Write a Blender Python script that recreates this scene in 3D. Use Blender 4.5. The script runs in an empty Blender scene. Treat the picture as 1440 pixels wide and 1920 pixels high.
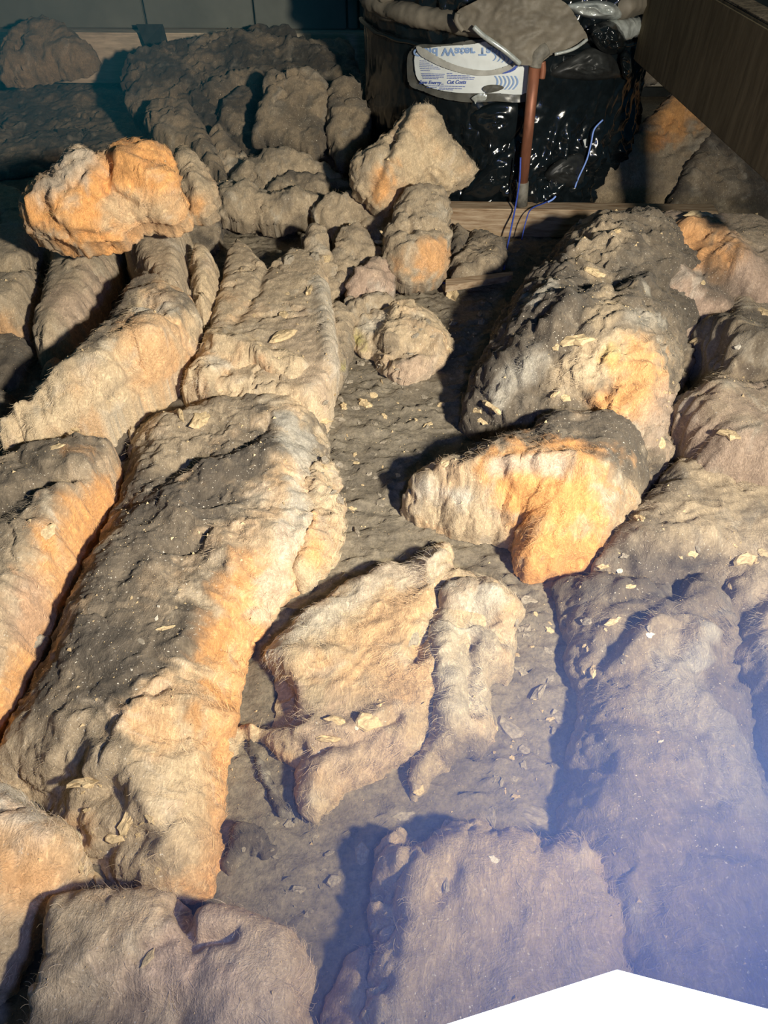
import bpy, math, random
import numpy as np
from mathutils import Vector, Matrix
from mathutils.bvhtree import BVHTree

random.seed(7)
rng = np.random.default_rng(7)
scene = bpy.context.scene
C = scene.collection

# ------------------------------------------------------------------ camera
CAM_H = 0.85
PITCH = math.radians(45.0)
FPX = 26.0 / 36.0 * 1920.0
cam_d = bpy.data.cameras.new('camera')
cam_d.lens = 26.0
cam_d.sensor_width = 36.0
cam_d.sensor_fit = 'AUTO'
cam_d.clip_start = 0.01
cam = bpy.data.objects.new('camera', cam_d)
C.objects.link(cam)
cam.location = (0, 0, CAM_H)
cam.rotation_euler = (math.pi / 2 - PITCH, 0, 0)
scene.camera = cam

# ------------------------------------------------------------------ world, exposure, main light
world = bpy.data.worlds.new('attic_air')
scene.world = world
world.use_nodes = True
bg = world.node_tree.nodes['Background']
bg.inputs[0].default_value = (0.10, 0.48, 0.80, 1)
bg.inputs[1].default_value = 0.060
vs = scene.view_settings
vs.view_transform = 'Standard'
vs.look = 'None'
vs.gamma = 1
vs.use_curve_mapping = False
vs.exposure = 0.0

LIGHT_POS = Vector((0.66, -0.15, 0.98))
LIGHT_AIM = Vector((-0.45, 1.55, 0.22))
sl = bpy.data.lights.new('flood_beam', 'SPOT')
sl.energy = 228
sl.color = (1.0, 0.92, 0.76)
sl.spot_size = math.radians(95)
sl.spot_blend = 1.0
sl.shadow_soft_size = 0.045
slo = bpy.data.objects.new('flood_beam', sl)
C.objects.link(slo)
slo.location = LIGHT_POS
slo.rotation_euler = (LIGHT_AIM - LIGHT_POS).to_track_quat('-Z', 'Y').to_euler()

# ------------------------------------------------------------------ pixel / world helpers
CP, SP = math.cos(PITCH), math.sin(PITCH)
def ray(px, py):
    x = (px - 720) / FPX
    y = (960 - py) / FPX
    return np.array([x, CP + y * SP, -SP + y * CP])
def at_z(px, py, z):
    d = ray(px, py)
    t = (z - CAM_H) / d[2]
    return np.array([d[0] * t, d[1] * t, z])
def at_y(px, py, Y):
    d = ray(px, py)
    t = Y / d[1]
    return np.array([d[0] * t, Y, CAM_H + d[2] * t])

# ------------------------------------------------------------------ noise
def _hash(ix, iy, seed):
    h = (ix.astype(np.int64) * 374761393 + iy.astype(np.int64) * 668265263 + seed * 974711) & 0xffffffff
    h = ((h ^ (h >> 13)) * 1274126177) & 0xffffffff
    h = h ^ (h >> 16)
    return h
def perlin(x, y, seed=0):
    xi = np.floor(x); yi = np.floor(y)
    xf = x - xi; yf = y - yi
    u = xf * xf * xf * (xf * (xf * 6 - 15) + 10)
    v = yf * yf * yf * (yf * (yf * 6 - 15) + 10)
    def g(dx, dy):
        a = (_hash(xi + dx, yi + dy, seed) & 4095) * (2 * math.pi / 4096)
        return np.cos(a) * (xf - dx) + np.sin(a) * (yf - dy)
    a = g(0, 0) + u * (g(1, 0) - g(0, 0))
    b = g(0, 1) + u * (g(1, 1) - g(0, 1))
    return (a + v * (b - a)) * 1.5
def fbm(x, y, seed=0, octaves=4, gain=0.5):
    s = 0; a = 1.0
    for i in range(octaves):
        s = s + a * perlin(x, y, seed + i * 17)
        a *= gain; x = x * 2.03 + 3.1; y = y * 2.03 + 1.7
    return s
def ridged(x, y, seed=0, octaves=3):
    s = 0; a = 1.0
    for i in range(octaves):
        s = s + a * (1 - 2 * np.abs(perlin(x, y, seed + i * 13)))
        a *= 0.5; x = x * 2.1; y = y * 2.1
    return s
def sstep(a, b, x):
    t = np.clip((x - a) / (b - a), 0, 1)
    return t * t * (3 - 2 * t)

# ------------------------------------------------------------------ materials
def new_mat(name):
    m = bpy.data.materials.new(name)
    m.use_nodes = True
    nt = m.node_tree
    return m, nt, nt.nodes['Principled BSDF']
def node(nt, kind, **kw):
    n = nt.nodes.new(kind)
    for k, v in kw.items():
        setattr(n, k, v)
    return n
def noise_node(nt, scale, detail=4, rough=0.6, vec=None, dist=0.0):
    n = node(nt, 'ShaderNodeTexNoise')
    n.inputs['Scale'].default_value = scale
    n.inputs['Detail'].default_value = detail
    n.inputs['Roughness'].default_value = rough
    n.inputs['Distortion'].default_value = dist
    if vec is not None:
        nt.links.new(vec, n.inputs['Vector'])
    return n
def ramp(nt, src, p0, c0, p1, c1):
    r = node(nt, 'ShaderNodeValToRGB')
    r.color_ramp.elements[0].position = p0
    r.color_ramp.elements[0].color = (*c0, 1)
    r.color_ramp.elements[1].position = p1
    r.color_ramp.elements[1].color = (*c1, 1)
    nt.links.new(src, r.inputs[0])
    return r
def mul(nt, a, b, fac=1.0, mode='MULTIPLY'):
    m = node(nt, 'ShaderNodeMix', data_type='RGBA', blend_type=mode)
    m.inputs[0].default_value = fac
    nt.links.new(a, m.inputs[6])
    nt.links.new(b, m.inputs[7])
    return m.outputs[2]
def bump(nt, src, strength, dist, prev=None):
    b = node(nt, 'ShaderNodeBump')
    b.inputs['Strength'].default_value = strength
    b.inputs['Distance'].default_value = dist
    nt.links.new(src, b.inputs['Height'])
    if prev is not None:
        nt.links.new(prev, b.inputs['Normal'])
    return b.outputs[0]

def wool_material():
    m, nt, p = new_mat('glass_wool')
    L = nt.links
    tc = node(nt, 'ShaderNodeTexCoord')
    at = node(nt, 'ShaderNodeAttribute', attribute_name='tint')
    gr = node(nt, 'ShaderNodeAttribute', attribute_name='grime')
    # stretched fibres, direction wandering by a warp
    warp = noise_node(nt, 9, 2, 0.5, tc.outputs['Object'])
    sub = node(nt, 'ShaderNodeVectorMath', operation='MULTIPLY_ADD')
    L.new(warp.outputs['Color'], sub.inputs[0])
    sub.inputs[1].default_value = (0.09, 0.09, 0.09)
    L.new(tc.outputs['Object'], sub.inputs[2])
    mp = node(nt, 'ShaderNodeMapping')
    mp.inputs['Rotation'].default_value = (0, 0, 0.5)
    mp.inputs['Scale'].default_value = (330, 75, 160)
    L.new(sub.outputs[0], mp.inputs[0])
    fib = noise_node(nt, 1.0, 4, 0.65, mp.outputs[0], 0.6)
    mp2 = node(nt, 'ShaderNodeMapping')
    mp2.inputs['Rotation'].default_value = (0, 0, -0.7)
    mp2.inputs['Scale'].default_value = (130, 480, 200)
    L.new(sub.outputs[0], mp2.inputs[0])
    fib2 = noise_node(nt, 1.0, 3, 0.6, mp2.outputs[0], 0.3)
    fine = noise_node(nt, 520, 3, 0.7, tc.outputs['Object'])
    c1 = ramp(nt, fib.outputs['Fac'], 0.30, (0.82, 0.80, 0.78), 0.70, (1.17, 1.17, 1.17))
    c2 = ramp(nt, fib2.outputs['Fac'], 0.30, (0.88, 0.87, 0.86), 0.70, (1.12, 1.12, 1.12))
    col = mul(nt, at.outputs['Color'], c1.outputs[0])
    col = mul(nt, col, c2.outputs[0])
    mp3 = node(nt, 'ShaderNodeMapping')
    mp3.inputs['Rotation'].default_value = (0, 0, 0.9)
    mp3.inputs['Scale'].default_value = (520, 42, 200)
    warp2 = noise_node(nt, 26, 2, 0.5, tc.outputs['Object'])
    sub2 = node(nt, 'ShaderNodeVectorMath', operation='MULTIPLY_ADD')
    L.new(warp2.outputs['Color'], sub2.inputs[0])
    sub2.inputs[1].default_value = (0.05, 0.05, 0.05)
    L.new(tc.outputs['Object'], sub2.inputs[2])
    L.new(sub2.outputs[0], mp3.inputs[0])
    wis = noise_node(nt, 1.0, 3, 0.6, mp3.outputs[0], 0.4)
    c3 = ramp(nt, wis.outputs['Fac'], 0.50, (0.92, 0.92, 0.92), 0.72, (1.35, 1.35, 1.33))
    col = mul(nt, col, c3.outputs[0])
    # pale grit specks lying in the grime
    sp = noise_node(nt, 340, 1, 0.4, tc.outputs['Object'])
    spr = ramp(nt, sp.outputs['Fac'], 0.715, (0, 0, 0), 0.745, (1, 1, 1))
    spm = node(nt, 'ShaderNodeMath', operation='MULTIPLY')
    L.new(spr.outputs[0], spm.inputs[0])
    L.new(gr.outputs['Fac'], spm.inputs[1])
    mx = node(nt, 'ShaderNodeMix', data_type='RGBA')
    L.new(spm.outputs[0], mx.inputs[0])
    L.new(col, mx.inputs[6])
    mx.inputs[7].default_value = (0.75, 0.68, 0.56, 1)
    L.new(mx.outputs[2], p.inputs['Base Color'])
    p.inputs['Roughness'].default_value = 0.95
    p.inputs['Specular IOR Level'].default_value = 0.12
    p.inputs['Sheen Weight'].default_value = 0.10
    p.inputs['Sheen Roughness'].default_value = 0.6
    b = bump(nt, fib.outputs['Fac'], 0.6, 0.0026)
    b = bump(nt, fib2.outputs['Fac'], 0.5, 0.0018, b)
    b = bump(nt, fine.outputs['Fac'], 0.8, 0.0016, b)
    L.new(b, p.inputs['Normal'])
    return m
WOOL = wool_material()

def fibre_material():
    m, nt, p = new_mat('wool_fibre')
    at = node(nt, 'ShaderNodeAttribute', attribute_name='tint')
    nt.links.new(at.outputs['Color'], p.inputs['Base Color'])
    p.inputs['Roughness'].default_value = 0.6
    p.inputs['Specular IOR Level'].default_value = 0.3
    return m
FIBRE = fibre_material()

def dust_floor_material():
    m, nt, p = new_mat('dusty_plasterboard')
    L = nt.links
    tc = node(nt, 'ShaderNodeTexCoord')
    n1 = noise_node(nt, 9, 5, 0.6, tc.outputs['Object'])
    n2 = noise_node(nt, 160, 5, 0.75, tc.outputs['Object'])
    n3 = noise_node(nt, 45, 4, 0.6, tc.outputs['Object'])
    a = ramp(nt, n1.outputs['Fac'], 0.3, (0.185, 0.16, 0.125), 0.7, (0.30, 0.262, 0.20))
    b = ramp(nt, n2.outputs['Fac'], 0.3, (0.62, 0.62, 0.62), 0.72, (1.35, 1.33, 1.30))
    c = mul(nt, a.outputs[0], b.outputs[0])
    d = ramp(nt, n3.outputs['Fac'], 0.35, (0.85, 0.85, 0.86), 0.7, (1.12, 1.1, 1.06))
    c = mul(nt, c, d.outputs[0])
    L.new(c, p.inputs['Base Color'])
    p.inputs['Roughness'].default_value = 1
    p.inputs['Specular IOR Level'].default_value = 0.1
    bb = bump(nt, n2.outputs['Fac'], 0.8, 0.003)
    bb = bump(nt, n3.outputs['Fac'], 0.5, 0.004, bb)
    L.new(bb, p.inputs['Normal'])
    return m
FLOOR = dust_floor_material()

def simple(name, col, rough=0.8, spec=0.3, metal=0.0, var=0.25, scale=30, bstr=0.3, bdist=0.001, stretch=(1, 1, 1), col2=None, coat=0.0):
    m, nt, p = new_mat(name)
    L = nt.links
    tc = node(nt, 'ShaderNodeTexCoord')
    mp = node(nt, 'ShaderNodeMapping')
    mp.inputs['Scale'].default_value = stretch
    L.new(tc.outputs['Object'], mp.inputs[0])
    n = noise_node(nt, scale, 5, 0.65, mp.outputs[0], 0.2)
    c2 = col2 or tuple(min(1, c * (1 + var)) for c in col)
    c1 = tuple(c * (1 - var) for c in col)
    r = ramp(nt, n.outputs['Fac'], 0.32, c1, 0.68, c2)
    L.new(r.outputs[0], p.inputs['Base Color'])
    p.inputs['Roughness'].default_value = rough
    p.inputs['Specular IOR Level'].default_value = spec
    p.inputs['Metallic'].default_value = metal
    p.inputs['Coat Weight'].default_value = coat
    if bstr:
        L.new(bump(nt, n.outputs['Fac'], bstr, bdist), p.inputs['Normal'])
    return m
M_JOIST = simple('old_joist_timber', (0.34, 0.21, 0.115), 0.85, 0.2, var=0.4, scale=14, stretch=(1, 9, 9), bstr=0.5, bdist=0.002, col2=(0.46, 0.36, 0.25))
M_BOARD = simple('dark_dusty_board', (0.14, 0.115, 0.07), 0.9, 0.2, var=0.35, scale=10, stretch=(6, 6, 0.8), bstr=0.3)
M_BOARDTOP = simple('board_top_dust', (0.16, 0.13, 0.09), 1.0, 0.1, var=0.5, scale=60, bstr=0.8, bdist=0.004)
M_PANEL = simple('grey_green_panel', (0.15, 0.16, 0.14), 0.7, 0.3, var=0.18, scale=5, bstr=0.1)
M_SEAM = simple('panel_seam', (0.04, 0.045, 0.045), 0.9, 0.1)
M_RAIL = simple('pale_timber_rail', (0.50, 0.44, 0.34), 0.85, 0.2, var=0.3, scale=12, stretch=(1, 8, 8), bstr=0.4)
M_BLACK = simple('black_polythene', (0.006, 0.009, 0.011), 0.16, 0.6, var=0.3, scale=40, bstr=0.0)
M_BLACKDUST = simple('dusty_black_plastic', (0.022, 0.024, 0.024), 0.45, 0.4, var=0.5, scale=25, bstr=0.0)
M_FLAP = simple('dusty_grey_flap', (0.145, 0.128, 0.10), 0.62, 0.35, var=0.28, scale=18, bstr=0.35, bdist=0.001)
M_FOIL = simple('silver_plastic_edge', (0.42, 0.45, 0.43), 0.25, 0.6, metal=0.3, var=0.3, scale=60, bstr=0.2)
M_CLEAR = simple('clear_sleeve', (0.09, 0.09, 0.08), 0.35, 0.5, var=0.3, scale=30, bstr=0.2)
M_LABEL = simple('white_label_paper', (0.62, 0.66, 0.66), 0.45, 0.4, var=0.06, scale=20, bstr=0.1)
M_LABELG = simple('grey_label_back', (0.36, 0.36, 0.33), 0.5, 0.3, var=0.2, scale=30, bstr=0.1)
M_INK = simple('blue_ink', (0.06, 0.10, 0.36), 0.6, 0.2, var=0.1)
M_INKPALE = simple('pale_blue_ink', (0.22, 0.33, 0.55), 0.6, 0.2, var=0.12)
M_COPPER = simple('dull_copper', (0.26, 0.105, 0.06), 0.5, 0.4, metal=0.25, var=0.4, scale=30, stretch=(1, 1, 0.3), bstr=0.1)
M_SOLDER = simple('grey_pipe_joint', (0.16, 0.15, 0.125), 0.6, 0.4, var=0.4, scale=60)
M_TWINE = simple('blue_twine', (0.04, 0.08, 0.42), 0.5, 0.4, var=0.3, scale=200)
M_TWINEB = simple('pale_blue_twine', (0.22, 0.36, 0.85), 0.5, 0.4, var=0.2, scale=200)
M_PLASTER = simple('plaster_flake', (0.60, 0.46, 0.27), 0.95, 0.1, var=0.35, scale=3.5, bstr=0.8, bdist=0.0012)
M_PLASTERG = simple('grey_mortar', (0.33, 0.285, 0.22), 0.95, 0.1, var=0.35, scale=3.5, bstr=0.8, bdist=0.0012)
M_PLASTERW = simple('pale_flake', (0.66, 0.60, 0.49), 0.9, 0.1, var=0.15, scale=3.5, bstr=0.5, bdist=0.001)

# ------------------------------------------------------------------ object helpers
def tag(o, label=None, cat=None, group=None, kind=None):
    if label: o['label'] = label
    if cat: o['category'] = cat
    if group: o['group'] = group
    if kind: o['kind'] = kind
    return o
def empty(name, loc):
    o = bpy.data.objects.new(name, None)
    o.empty_display_size = 0.05
    o.location = Vector([float(c) for c in loc])
    C.objects.link(o)
    return o
def mesh_np(name, co, quads, tris=None, smooth=True):
    me = bpy.data.meshes.new(name)
    co = np.asarray(co, dtype=np.float32)
    nq = 0 if quads is None else len(quads)
    ntr = 0 if tris is None else len(tris)
    me.vertices.add(len(co))
    me.vertices.foreach_set('co', co.ravel())
    loops = []
    if nq: loops.append(np.asarray(quads, dtype=np.int32).ravel())
    if ntr: loops.append(np.asarray(tris, dtype=np.int32).ravel())
    loops = np.concatenate(loops)
    me.loops.add(len(loops))
    me.loops.foreach_set('vertex_index', loops)
    starts = np.concatenate([np.arange(nq) * 4, nq * 4 + np.arange(ntr) * 3]).astype(np.int32)
    me.polygons.add(nq + ntr)
    me.polygons.foreach_set('loop_start', starts)
    me.update(calc_edges=True)
    me.polygons.foreach_set('use_smooth', np.full(nq + ntr, smooth))
    me.update()
    return me
def link(name, me, mat=None, parent=None):
    o = bpy.data.objects.new(name, me)
    if mat is not None and not me.materials:
        me.materials.append(mat)
    C.objects.link(o)
    if parent is not None:
        o.parent = parent
        if parent.type == 'EMPTY' or parent.location.length:
            o.matrix_parent_inverse = Matrix.Translation(-parent.location)
    return o
def set_attr(me, tint, grime):
    a = me.attributes.new('tint', 'FLOAT_COLOR', 'POINT')
    c = np.ones((len(tint), 4), dtype=np.float32)
    c[:, :3] = tint
    a.data.foreach_set('color', c.ravel())
    if grime is not None:
        g = me.attributes.new('grime', 'FLOAT', 'POINT')
        g.data.foreach_set('value', grime.astype(np.float32))
def box_mesh(name, lo, hi, bev=0.0, rot=None):
    import bmesh
    bm = bmesh.new()
    bmesh.ops.create_cube(bm, size=1)
    lo = Vector(lo); hi = Vector(hi)
    for v in bm.verts:
        v.co = Vector(((v.co.x + .5) * (hi.x - lo.x) + lo.x, (v.co.y + .5) * (hi.y - lo.y) + lo.y, (v.co.z + .5) * (hi.z - lo.z) + lo.z))
    if bev:
        bmesh.ops.bevel(bm, geom=bm.edges[:], offset=bev, segments=2, affect='EDGES')
    if rot is not None:
        bmesh.ops.transform(bm, matrix=rot, verts=bm.verts)
    me = bpy.data.meshes.new(name)
    bm.to_mesh(me); bm.free()
    return me
def tube_mesh(name, pts, radii, n=12, cap=True):
    pts = [Vector([float(c) for c in p]) for p in pts]
    co = []; quads = []; tris = []
    for i, p in enumerate(pts):
        t = (pts[min(i + 1, len(pts) - 1)] - pts[max(i - 1, 0)]).normalized()
        a = t.cross(Vector((0.13, 1, 0.21))).normalized()
        b = t.cross(a)
        r = radii[i] if hasattr(radii, '__len__') else radii
        for k in range(n):
            th = 2 * math.pi * k / n
            co.append(p + (a * math.cos(th) + b * math.sin(th)) * r)
    for i in range(len(pts) - 1):
        for k in range(n):
            quads.append((i * n + k, i * n + (k + 1) % n, (i + 1) * n + (k + 1) % n, (i + 1) * n + k))
    if cap:
        for e, base in ((0, 0), (1, (len(pts) - 1) * n)):
            ci = len(co); co.append(pts[0] if e == 0 else pts[-1])
            for k in range(n):
                tri = (ci, base + (k + 1) % n, base + k) if e == 0 else (ci, base + k, base + (k + 1) % n)
                tris.append(tri)
    return mesh_np(name, [tuple(c) for c in co], quads, tris)

# ------------------------------------------------------------------ glass wool pieces
def spline(pts, per=6, closed=True):
    P = np.array(pts, float); n = len(P); out = []
    rngi = range(n) if closed else range(n - 1)
    for i in rngi:
        if closed:
            p0, p1, p2, p3 = P[(i - 1) % n], P[i], P[(i + 1) % n], P[(i + 2) % n]
        else:
            p0, p1, p2, p3 = P[max(i - 1, 0)], P[i], P[i + 1], P[min(i + 2, n - 1)]
        for k in range(per):
            t = k / per
            out.append(0.5 * ((2 * p1) + (-p0 + p2) * t + (2 * p0 - 5 * p1 + 4 * p2 - p3) * t * t + (-p0 + 3 * p1 - 3 * p2 + p3) * t ** 3))
    if not closed: out.append(P[-1])
    return np.array(out)
def seg_dist(x, y, P, closed=True):
    """distance to a polyline and parity (inside)"""
    d2 = np.full(x.shape, 1e9); inside = np.zeros(x.shape, bool)
    n = len(P)
    for i in range(n if closed else n - 1):
        ax, ay = P[i]; bx, by = P[(i + 1) % n]
        dx, dy = bx - ax, by - ay
        L2 = dx * dx + dy * dy + 1e-12
        t = np.clip(((x - ax) * dx + (y - ay) * dy) / L2, 0, 1)
        d2 = np.minimum(d2, (x - ax - t * dx) ** 2 + (y - ay - t * dy) ** 2)
        if closed:
            c = ((ay > y) != (by > y))
            xi = ax + (y - ay) * dx / (dy if abs(dy) > 1e-12 else 1e-12)
            inside ^= c & (x < xi)
    return np.sqrt(d2), inside

CREAM = np.array([0.60, 0.47, 0.305])
ORANGE = np.array([0.82, 0.41, 0.145])
DEEP = np.array([0.62, 0.25, 0.09])
DUST = np.array([0.415, 0.33, 0.225])
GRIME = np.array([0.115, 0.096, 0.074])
WHITE = np.array([0.60, 0.56, 0.47])
YELLOW = np.array([0.50, 0.45, 0.15])
PINK = np.array([0.47, 0.345, 0.26])
PAL = dict(c=CREAM, o=ORANGE, d=DEEP, t=DUST, g=GRIME, w=WHITE, y=YELLOW, p=PINK)

PADS = []
def pad(name, outline, T, label, z0=0.0, r=0.05, relief=(), paint=(), base='c', mix=('g', 0.5), seed=None,
        res=0.003, lump=1.0, curl=1.0, ragged=0.006, normal=None, anchor=None, back=0.0, fuzz=1.0, fdir=0.0,
        dusty=0.35, group=None, cat='insulation', tone=1.0, p=2.2, edge_white=0.0, crack=0.55, auto=False):
    """A piece of glass wool: an outline on a support plane, swollen and torn."""
    seed = seed if seed is not None else sum(map(ord, label)) % 9973
    if normal is None:
        N = np.array([0., 0., 1.]); U = np.array([1., 0., 0.]); V = np.array([0., 1., 0.])
        O = np.array([0., 0., z0])
        def uv(pt, dz):
            z = pt[2] if len(pt) > 2 else dz
            w = at_z(pt[0], pt[1], z0 + z)
            return w[0], w[1]
    else:
        N = np.array(normal, float); N /= np.linalg.norm(N)
        U = np.cross([0, 0.0, 1.0], N); 
        U /= np.linalg.norm(U); V = np.cross(N, U)
        U = -U if U[0] < 0 else U
        V = np.cross(N, U)
        O = np.array(at_z(*anchor))
        cpos = np.array([0, 0, CAM_H])
        def uv(pt, dz):
            h = pt[2] if len(pt) > 2 else dz
            d = ray(pt[0], pt[1])
            t = np.dot(O + N * h - cpos, N) / np.dot(d, N)
            w = cpos + d * t - O
            return np.dot(w, U), np.dot(w, V)
    base_pts = np.array([uv((q_[0], q_[1], 0.0), 0) for q_ in outline])
    area2 = np.sum(base_pts[:, 0] * np.roll(base_pts[:, 1], -1) - base_pts[:, 1] * np.roll(base_pts[:, 0], -1))
    zs = []
    for i_, q_ in enumerate(outline):
        tg = base_pts[(i_ + 1) % len(outline)] - base_pts[i_ - 1]
        on = np.array([tg[1], -tg[0]]) * (1 if area2 > 0 else -1)
        on = on / (np.linalg.norm(on) + 1e-9)
        v_ = ray(q_[0], q_[1]); v_ = v_ / np.linalg.norm(v_)
        sphi = max(-np.dot(v_, N), 0.05); vin = np.array([np.dot(v_, U), np.dot(v_, V)]); cphi = np.linalg.norm(vin); vin /= cphi + 1e-9
        c_ = float(np.dot(on, vin))
        ze = (-r * sphi + math.sqrt((r * sphi) ** 2 + (T * cphi) ** 2)) / max(cphi, .2)
        if not auto: z_ = q_[2] * 0.45 if len(q_) > 2 else T * 0.28
        elif len(q_) > 2 and q_[2] <= 0: z_ = 0
        elif c_ > 0: z_ = ze * float(sstep(0, 0.7, np.array(c_)))
        else: z_ = 0.0
        zs.append(z_)
    P = spline([uv((q_[0], q_[1], z_), 0) for q_, z_ in zip(outline, zs)], 5)
    lo = P.min(0) - 0.01; hi = P.max(0) + 0.01
    nx = int((hi[0] - lo[0]) / res) + 2; ny = int((hi[1] - lo[1]) / res) + 2
    gx, gy = np.meshgrid(lo[0] + np.arange(nx) * res, lo[1] + np.arange(ny) * res)
    d, ins = seg_dist(gx, gy, P)
    sd = np.where(ins, d, -d)
    sd = sd + ragged * fbm(gx * 28, gy * 28, seed + 3, 4, 0.6) - ragged * 0.15
    dc = np.clip(sd, 0, None)
    # round shoulder: rows of vertices spread evenly over the swelling edge
    th = np.clip(dc / r, 0, 1) * (math.pi / 2)
    e_ = 2.0 / p
    dshift = dc - r * (1 - np.cos(th) ** e_) * np.where(dc < r, 1, 0) - np.where(dc < r, 0, dc)
    dshift = np.where(dc < r, np.clip(dshift, -0.25 * r, r), 0)
    prof = np.sin(th) ** e_
    syv, sxv = np.gradient(sd, res)
    gl = np.sqrt(sxv ** 2 + syv ** 2) + 1e-6
    ox, oy = -sxv / gl, -syv / gl          # outward
    kk = np.ones(7) / 7
    for _ in range(2):
        ox = np.apply_along_axis(lambda m_: np.convolve(m_, kk, 'same'), 0, ox); ox = np.apply_along_axis(lambda m_: np.convolve(m_, kk, 'same'), 1, ox)
        oy = np.apply_along_axis(lambda m_: np.convolve(m_, kk, 'same'), 0, oy); oy = np.apply_along_axis(lambda m_: np.convolve(m_, kk, 'same'), 1, oy)
    bx = gx + ox * dshift; by = gy + oy * dshift
    H0 = (T + lump * 0.011 * fbm(gx * 7, gy * 7, seed, 3, 0.5))
    h0 = H0 * prof
    # coordinates unrolled over the edge, for the noise
    sx_ = gx + ox * (T - h0) * 0.8; sy_ = gy + oy * (T - h0) * 0.8
    # where each vertex shows, for laying folds and stains by the photograph
    W = O + bx[..., None] * U + by[..., None] * V + h0[..., None] * N
    dep = W[..., 1] * CP - (W[..., 2] - CAM_H) * SP
    PX = 720 + FPX * W[..., 0] / dep
    PY = 960 - FPX * (W[..., 1] * SP + (W[..., 2] - CAM_H) * CP) / dep
    M = dep / FPX
    wx = sx_ + 0.02 * perlin(sx_ * 16, sy_ * 16, seed + 31); wy = sy_ + 0.02 * perlin(sx_ * 16, sy_ * 16, seed + 37)
    D = lump * 0.0042 * ridged(wx * 13, wy * 13, seed + 5, 2)
    JX = PX + 0.006 / M * perlin(sx_ * 40, sy_ * 40, seed + 71); JY = PY + 0.006 / M * perlin(sx_ * 40, sy_ * 40, seed + 72)
    for rl in relief:
        amp, w, pts = rl[0], rl[1], rl[2]
        kind = rl[3] if len(rl) > 3 else 'r'
        R = spline([(q_[0], q_[1]) for q_ in pts], 5, closed=False)
        if kind == 'f':
            dF, iF = seg_dist(JX, JY, spline([(q_[0], q_[1]) for q_ in pts], 5), True)
            D += amp * sstep(-w * 0.2, w, np.where(iF, dF, -dF) * M)
            continue
        dd, _ = seg_dist(JX, JY, R, closed=False); dd = dd * M
        if kind == 'r': D += amp * np.exp(-(dd / w) ** 2)
        elif kind == 'c': D += amp * np.exp(-dd / w)
    ca, sa = math.cos(fdir), math.sin(fdir)
    rx = wx * ca + wy * sa; ry = -wx * sa + wy * ca
    cx = rx + 0.012 * perlin(rx * 45, ry * 45, seed + 41); cy = ry + 0.012 * perlin(rx * 45, ry * 45, seed + 43)
    wool = ridged(cx * 62, cy * 24, seed + 9, 3) * (0.35 + 0.9 * sstep(-0.3, 0.5, perlin(sx_ * 8, sy_ * 8, seed + 10)))
    crumb = fbm(sx_ * 60, sy_ * 60, seed + 11, 4, 0.55)
    D += curl * (0.0013 * wool) + (0.5 + 0.5 * curl) * 0.0014 * crumb
    D += 0.0020 * curl * (0.8 - np.abs(perlin(cx * 22, cy * 11, seed + 55)) * 3.2) * sstep(-0.4, 0.4, perlin(sx_ * 6, sy_ * 6, seed + 56))
    ter = fbm(sx_ * 11 + 7, sy_ * 11, seed + 51, 4, 0.55)
    D += max(curl - 0.8, 0) * 0.0035 * sstep(0.0, 0.06, ter) * sstep(0.6, 0.1, ter)
    tuf = ridged(sx_ * 34 + 0.4 * wool, sy_ * 34, seed + 57, 2)
    D += max(curl - 1.1, 0) * 0.0045 * tuf
    # cracks and lifted lips in the dusty crust
    ck = fbm(wx * 9 + 3, wy * 9, seed + 63, 3, 0.5)
    cm = sstep(0.0, 0.35, perlin(sx_ * 7 + 9, sy_ * 7, seed + 65)) * crack
    D -= 0.009 * cm * np.exp(-np.abs(ck) / 0.035)
    D += 0.0045 * cm * sstep(0.0, 0.03, ck) * sstep(0.45, 0.05, ck)
    D *= sstep(0.0, 0.25, np.sin(th))
    nz = np.clip(np.sin(th), 0.15, 1); no = np.cos(th) * 0.9
    h = np.maximum(h0 + D * nz, 0)
    lat = curl * 0.002
    ux = bx + ox * D * no + lat * fbm(sx_ * 55, sy_ * 55, seed + 61, 3) * prof
    uy = by + oy * D * no + lat * fbm(sx_ * 55, sy_ * 55, seed + 67, 3) * prof
    q = np.clip(dc / r, 0, 1)
    # colours of the wool itself
    n1 = fbm(sx_ * 9, sy_ * 9, seed + 21, 4, 0.6)
    n2 = fbm(cx * 26, cy * 14, seed + 23, 4, 0.6)
    n3 = fbm(sx_ * 4 + 5, sy_ * 4, seed + 29, 3)
    tint = np.ones(gx.shape + (3,)) * PAL[base]
    def blend(t, colr, k):
        k = np.clip(k, 0, 1)[..., None]
        return t * (1 - k) + PAL[colr] * k
    tint = blend(tint, 'o', sstep(0.0, 1.0, n1 * 0.8 + n2 * 0.4) * 0.5 if base in 'co' else n1 * 0)
    tint = blend(tint, 'w', sstep(0.1, 0.9, n2) * 0.45)
    gk = np.zeros_like(gx)
    if mix:
        gk = sstep(0.55 - mix[1] * 1.3, 1.15 - mix[1] * 1.1, n1 * 0.55 + n3 * 0.4 + n2 * 0.25 + 0.1)
        tint = blend(tint, mix[0], gk * min(1, mix[1] * 1.5))
    grime = np.clip(gk * 0.7 + dusty * 0.5, 0, 1)
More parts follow.
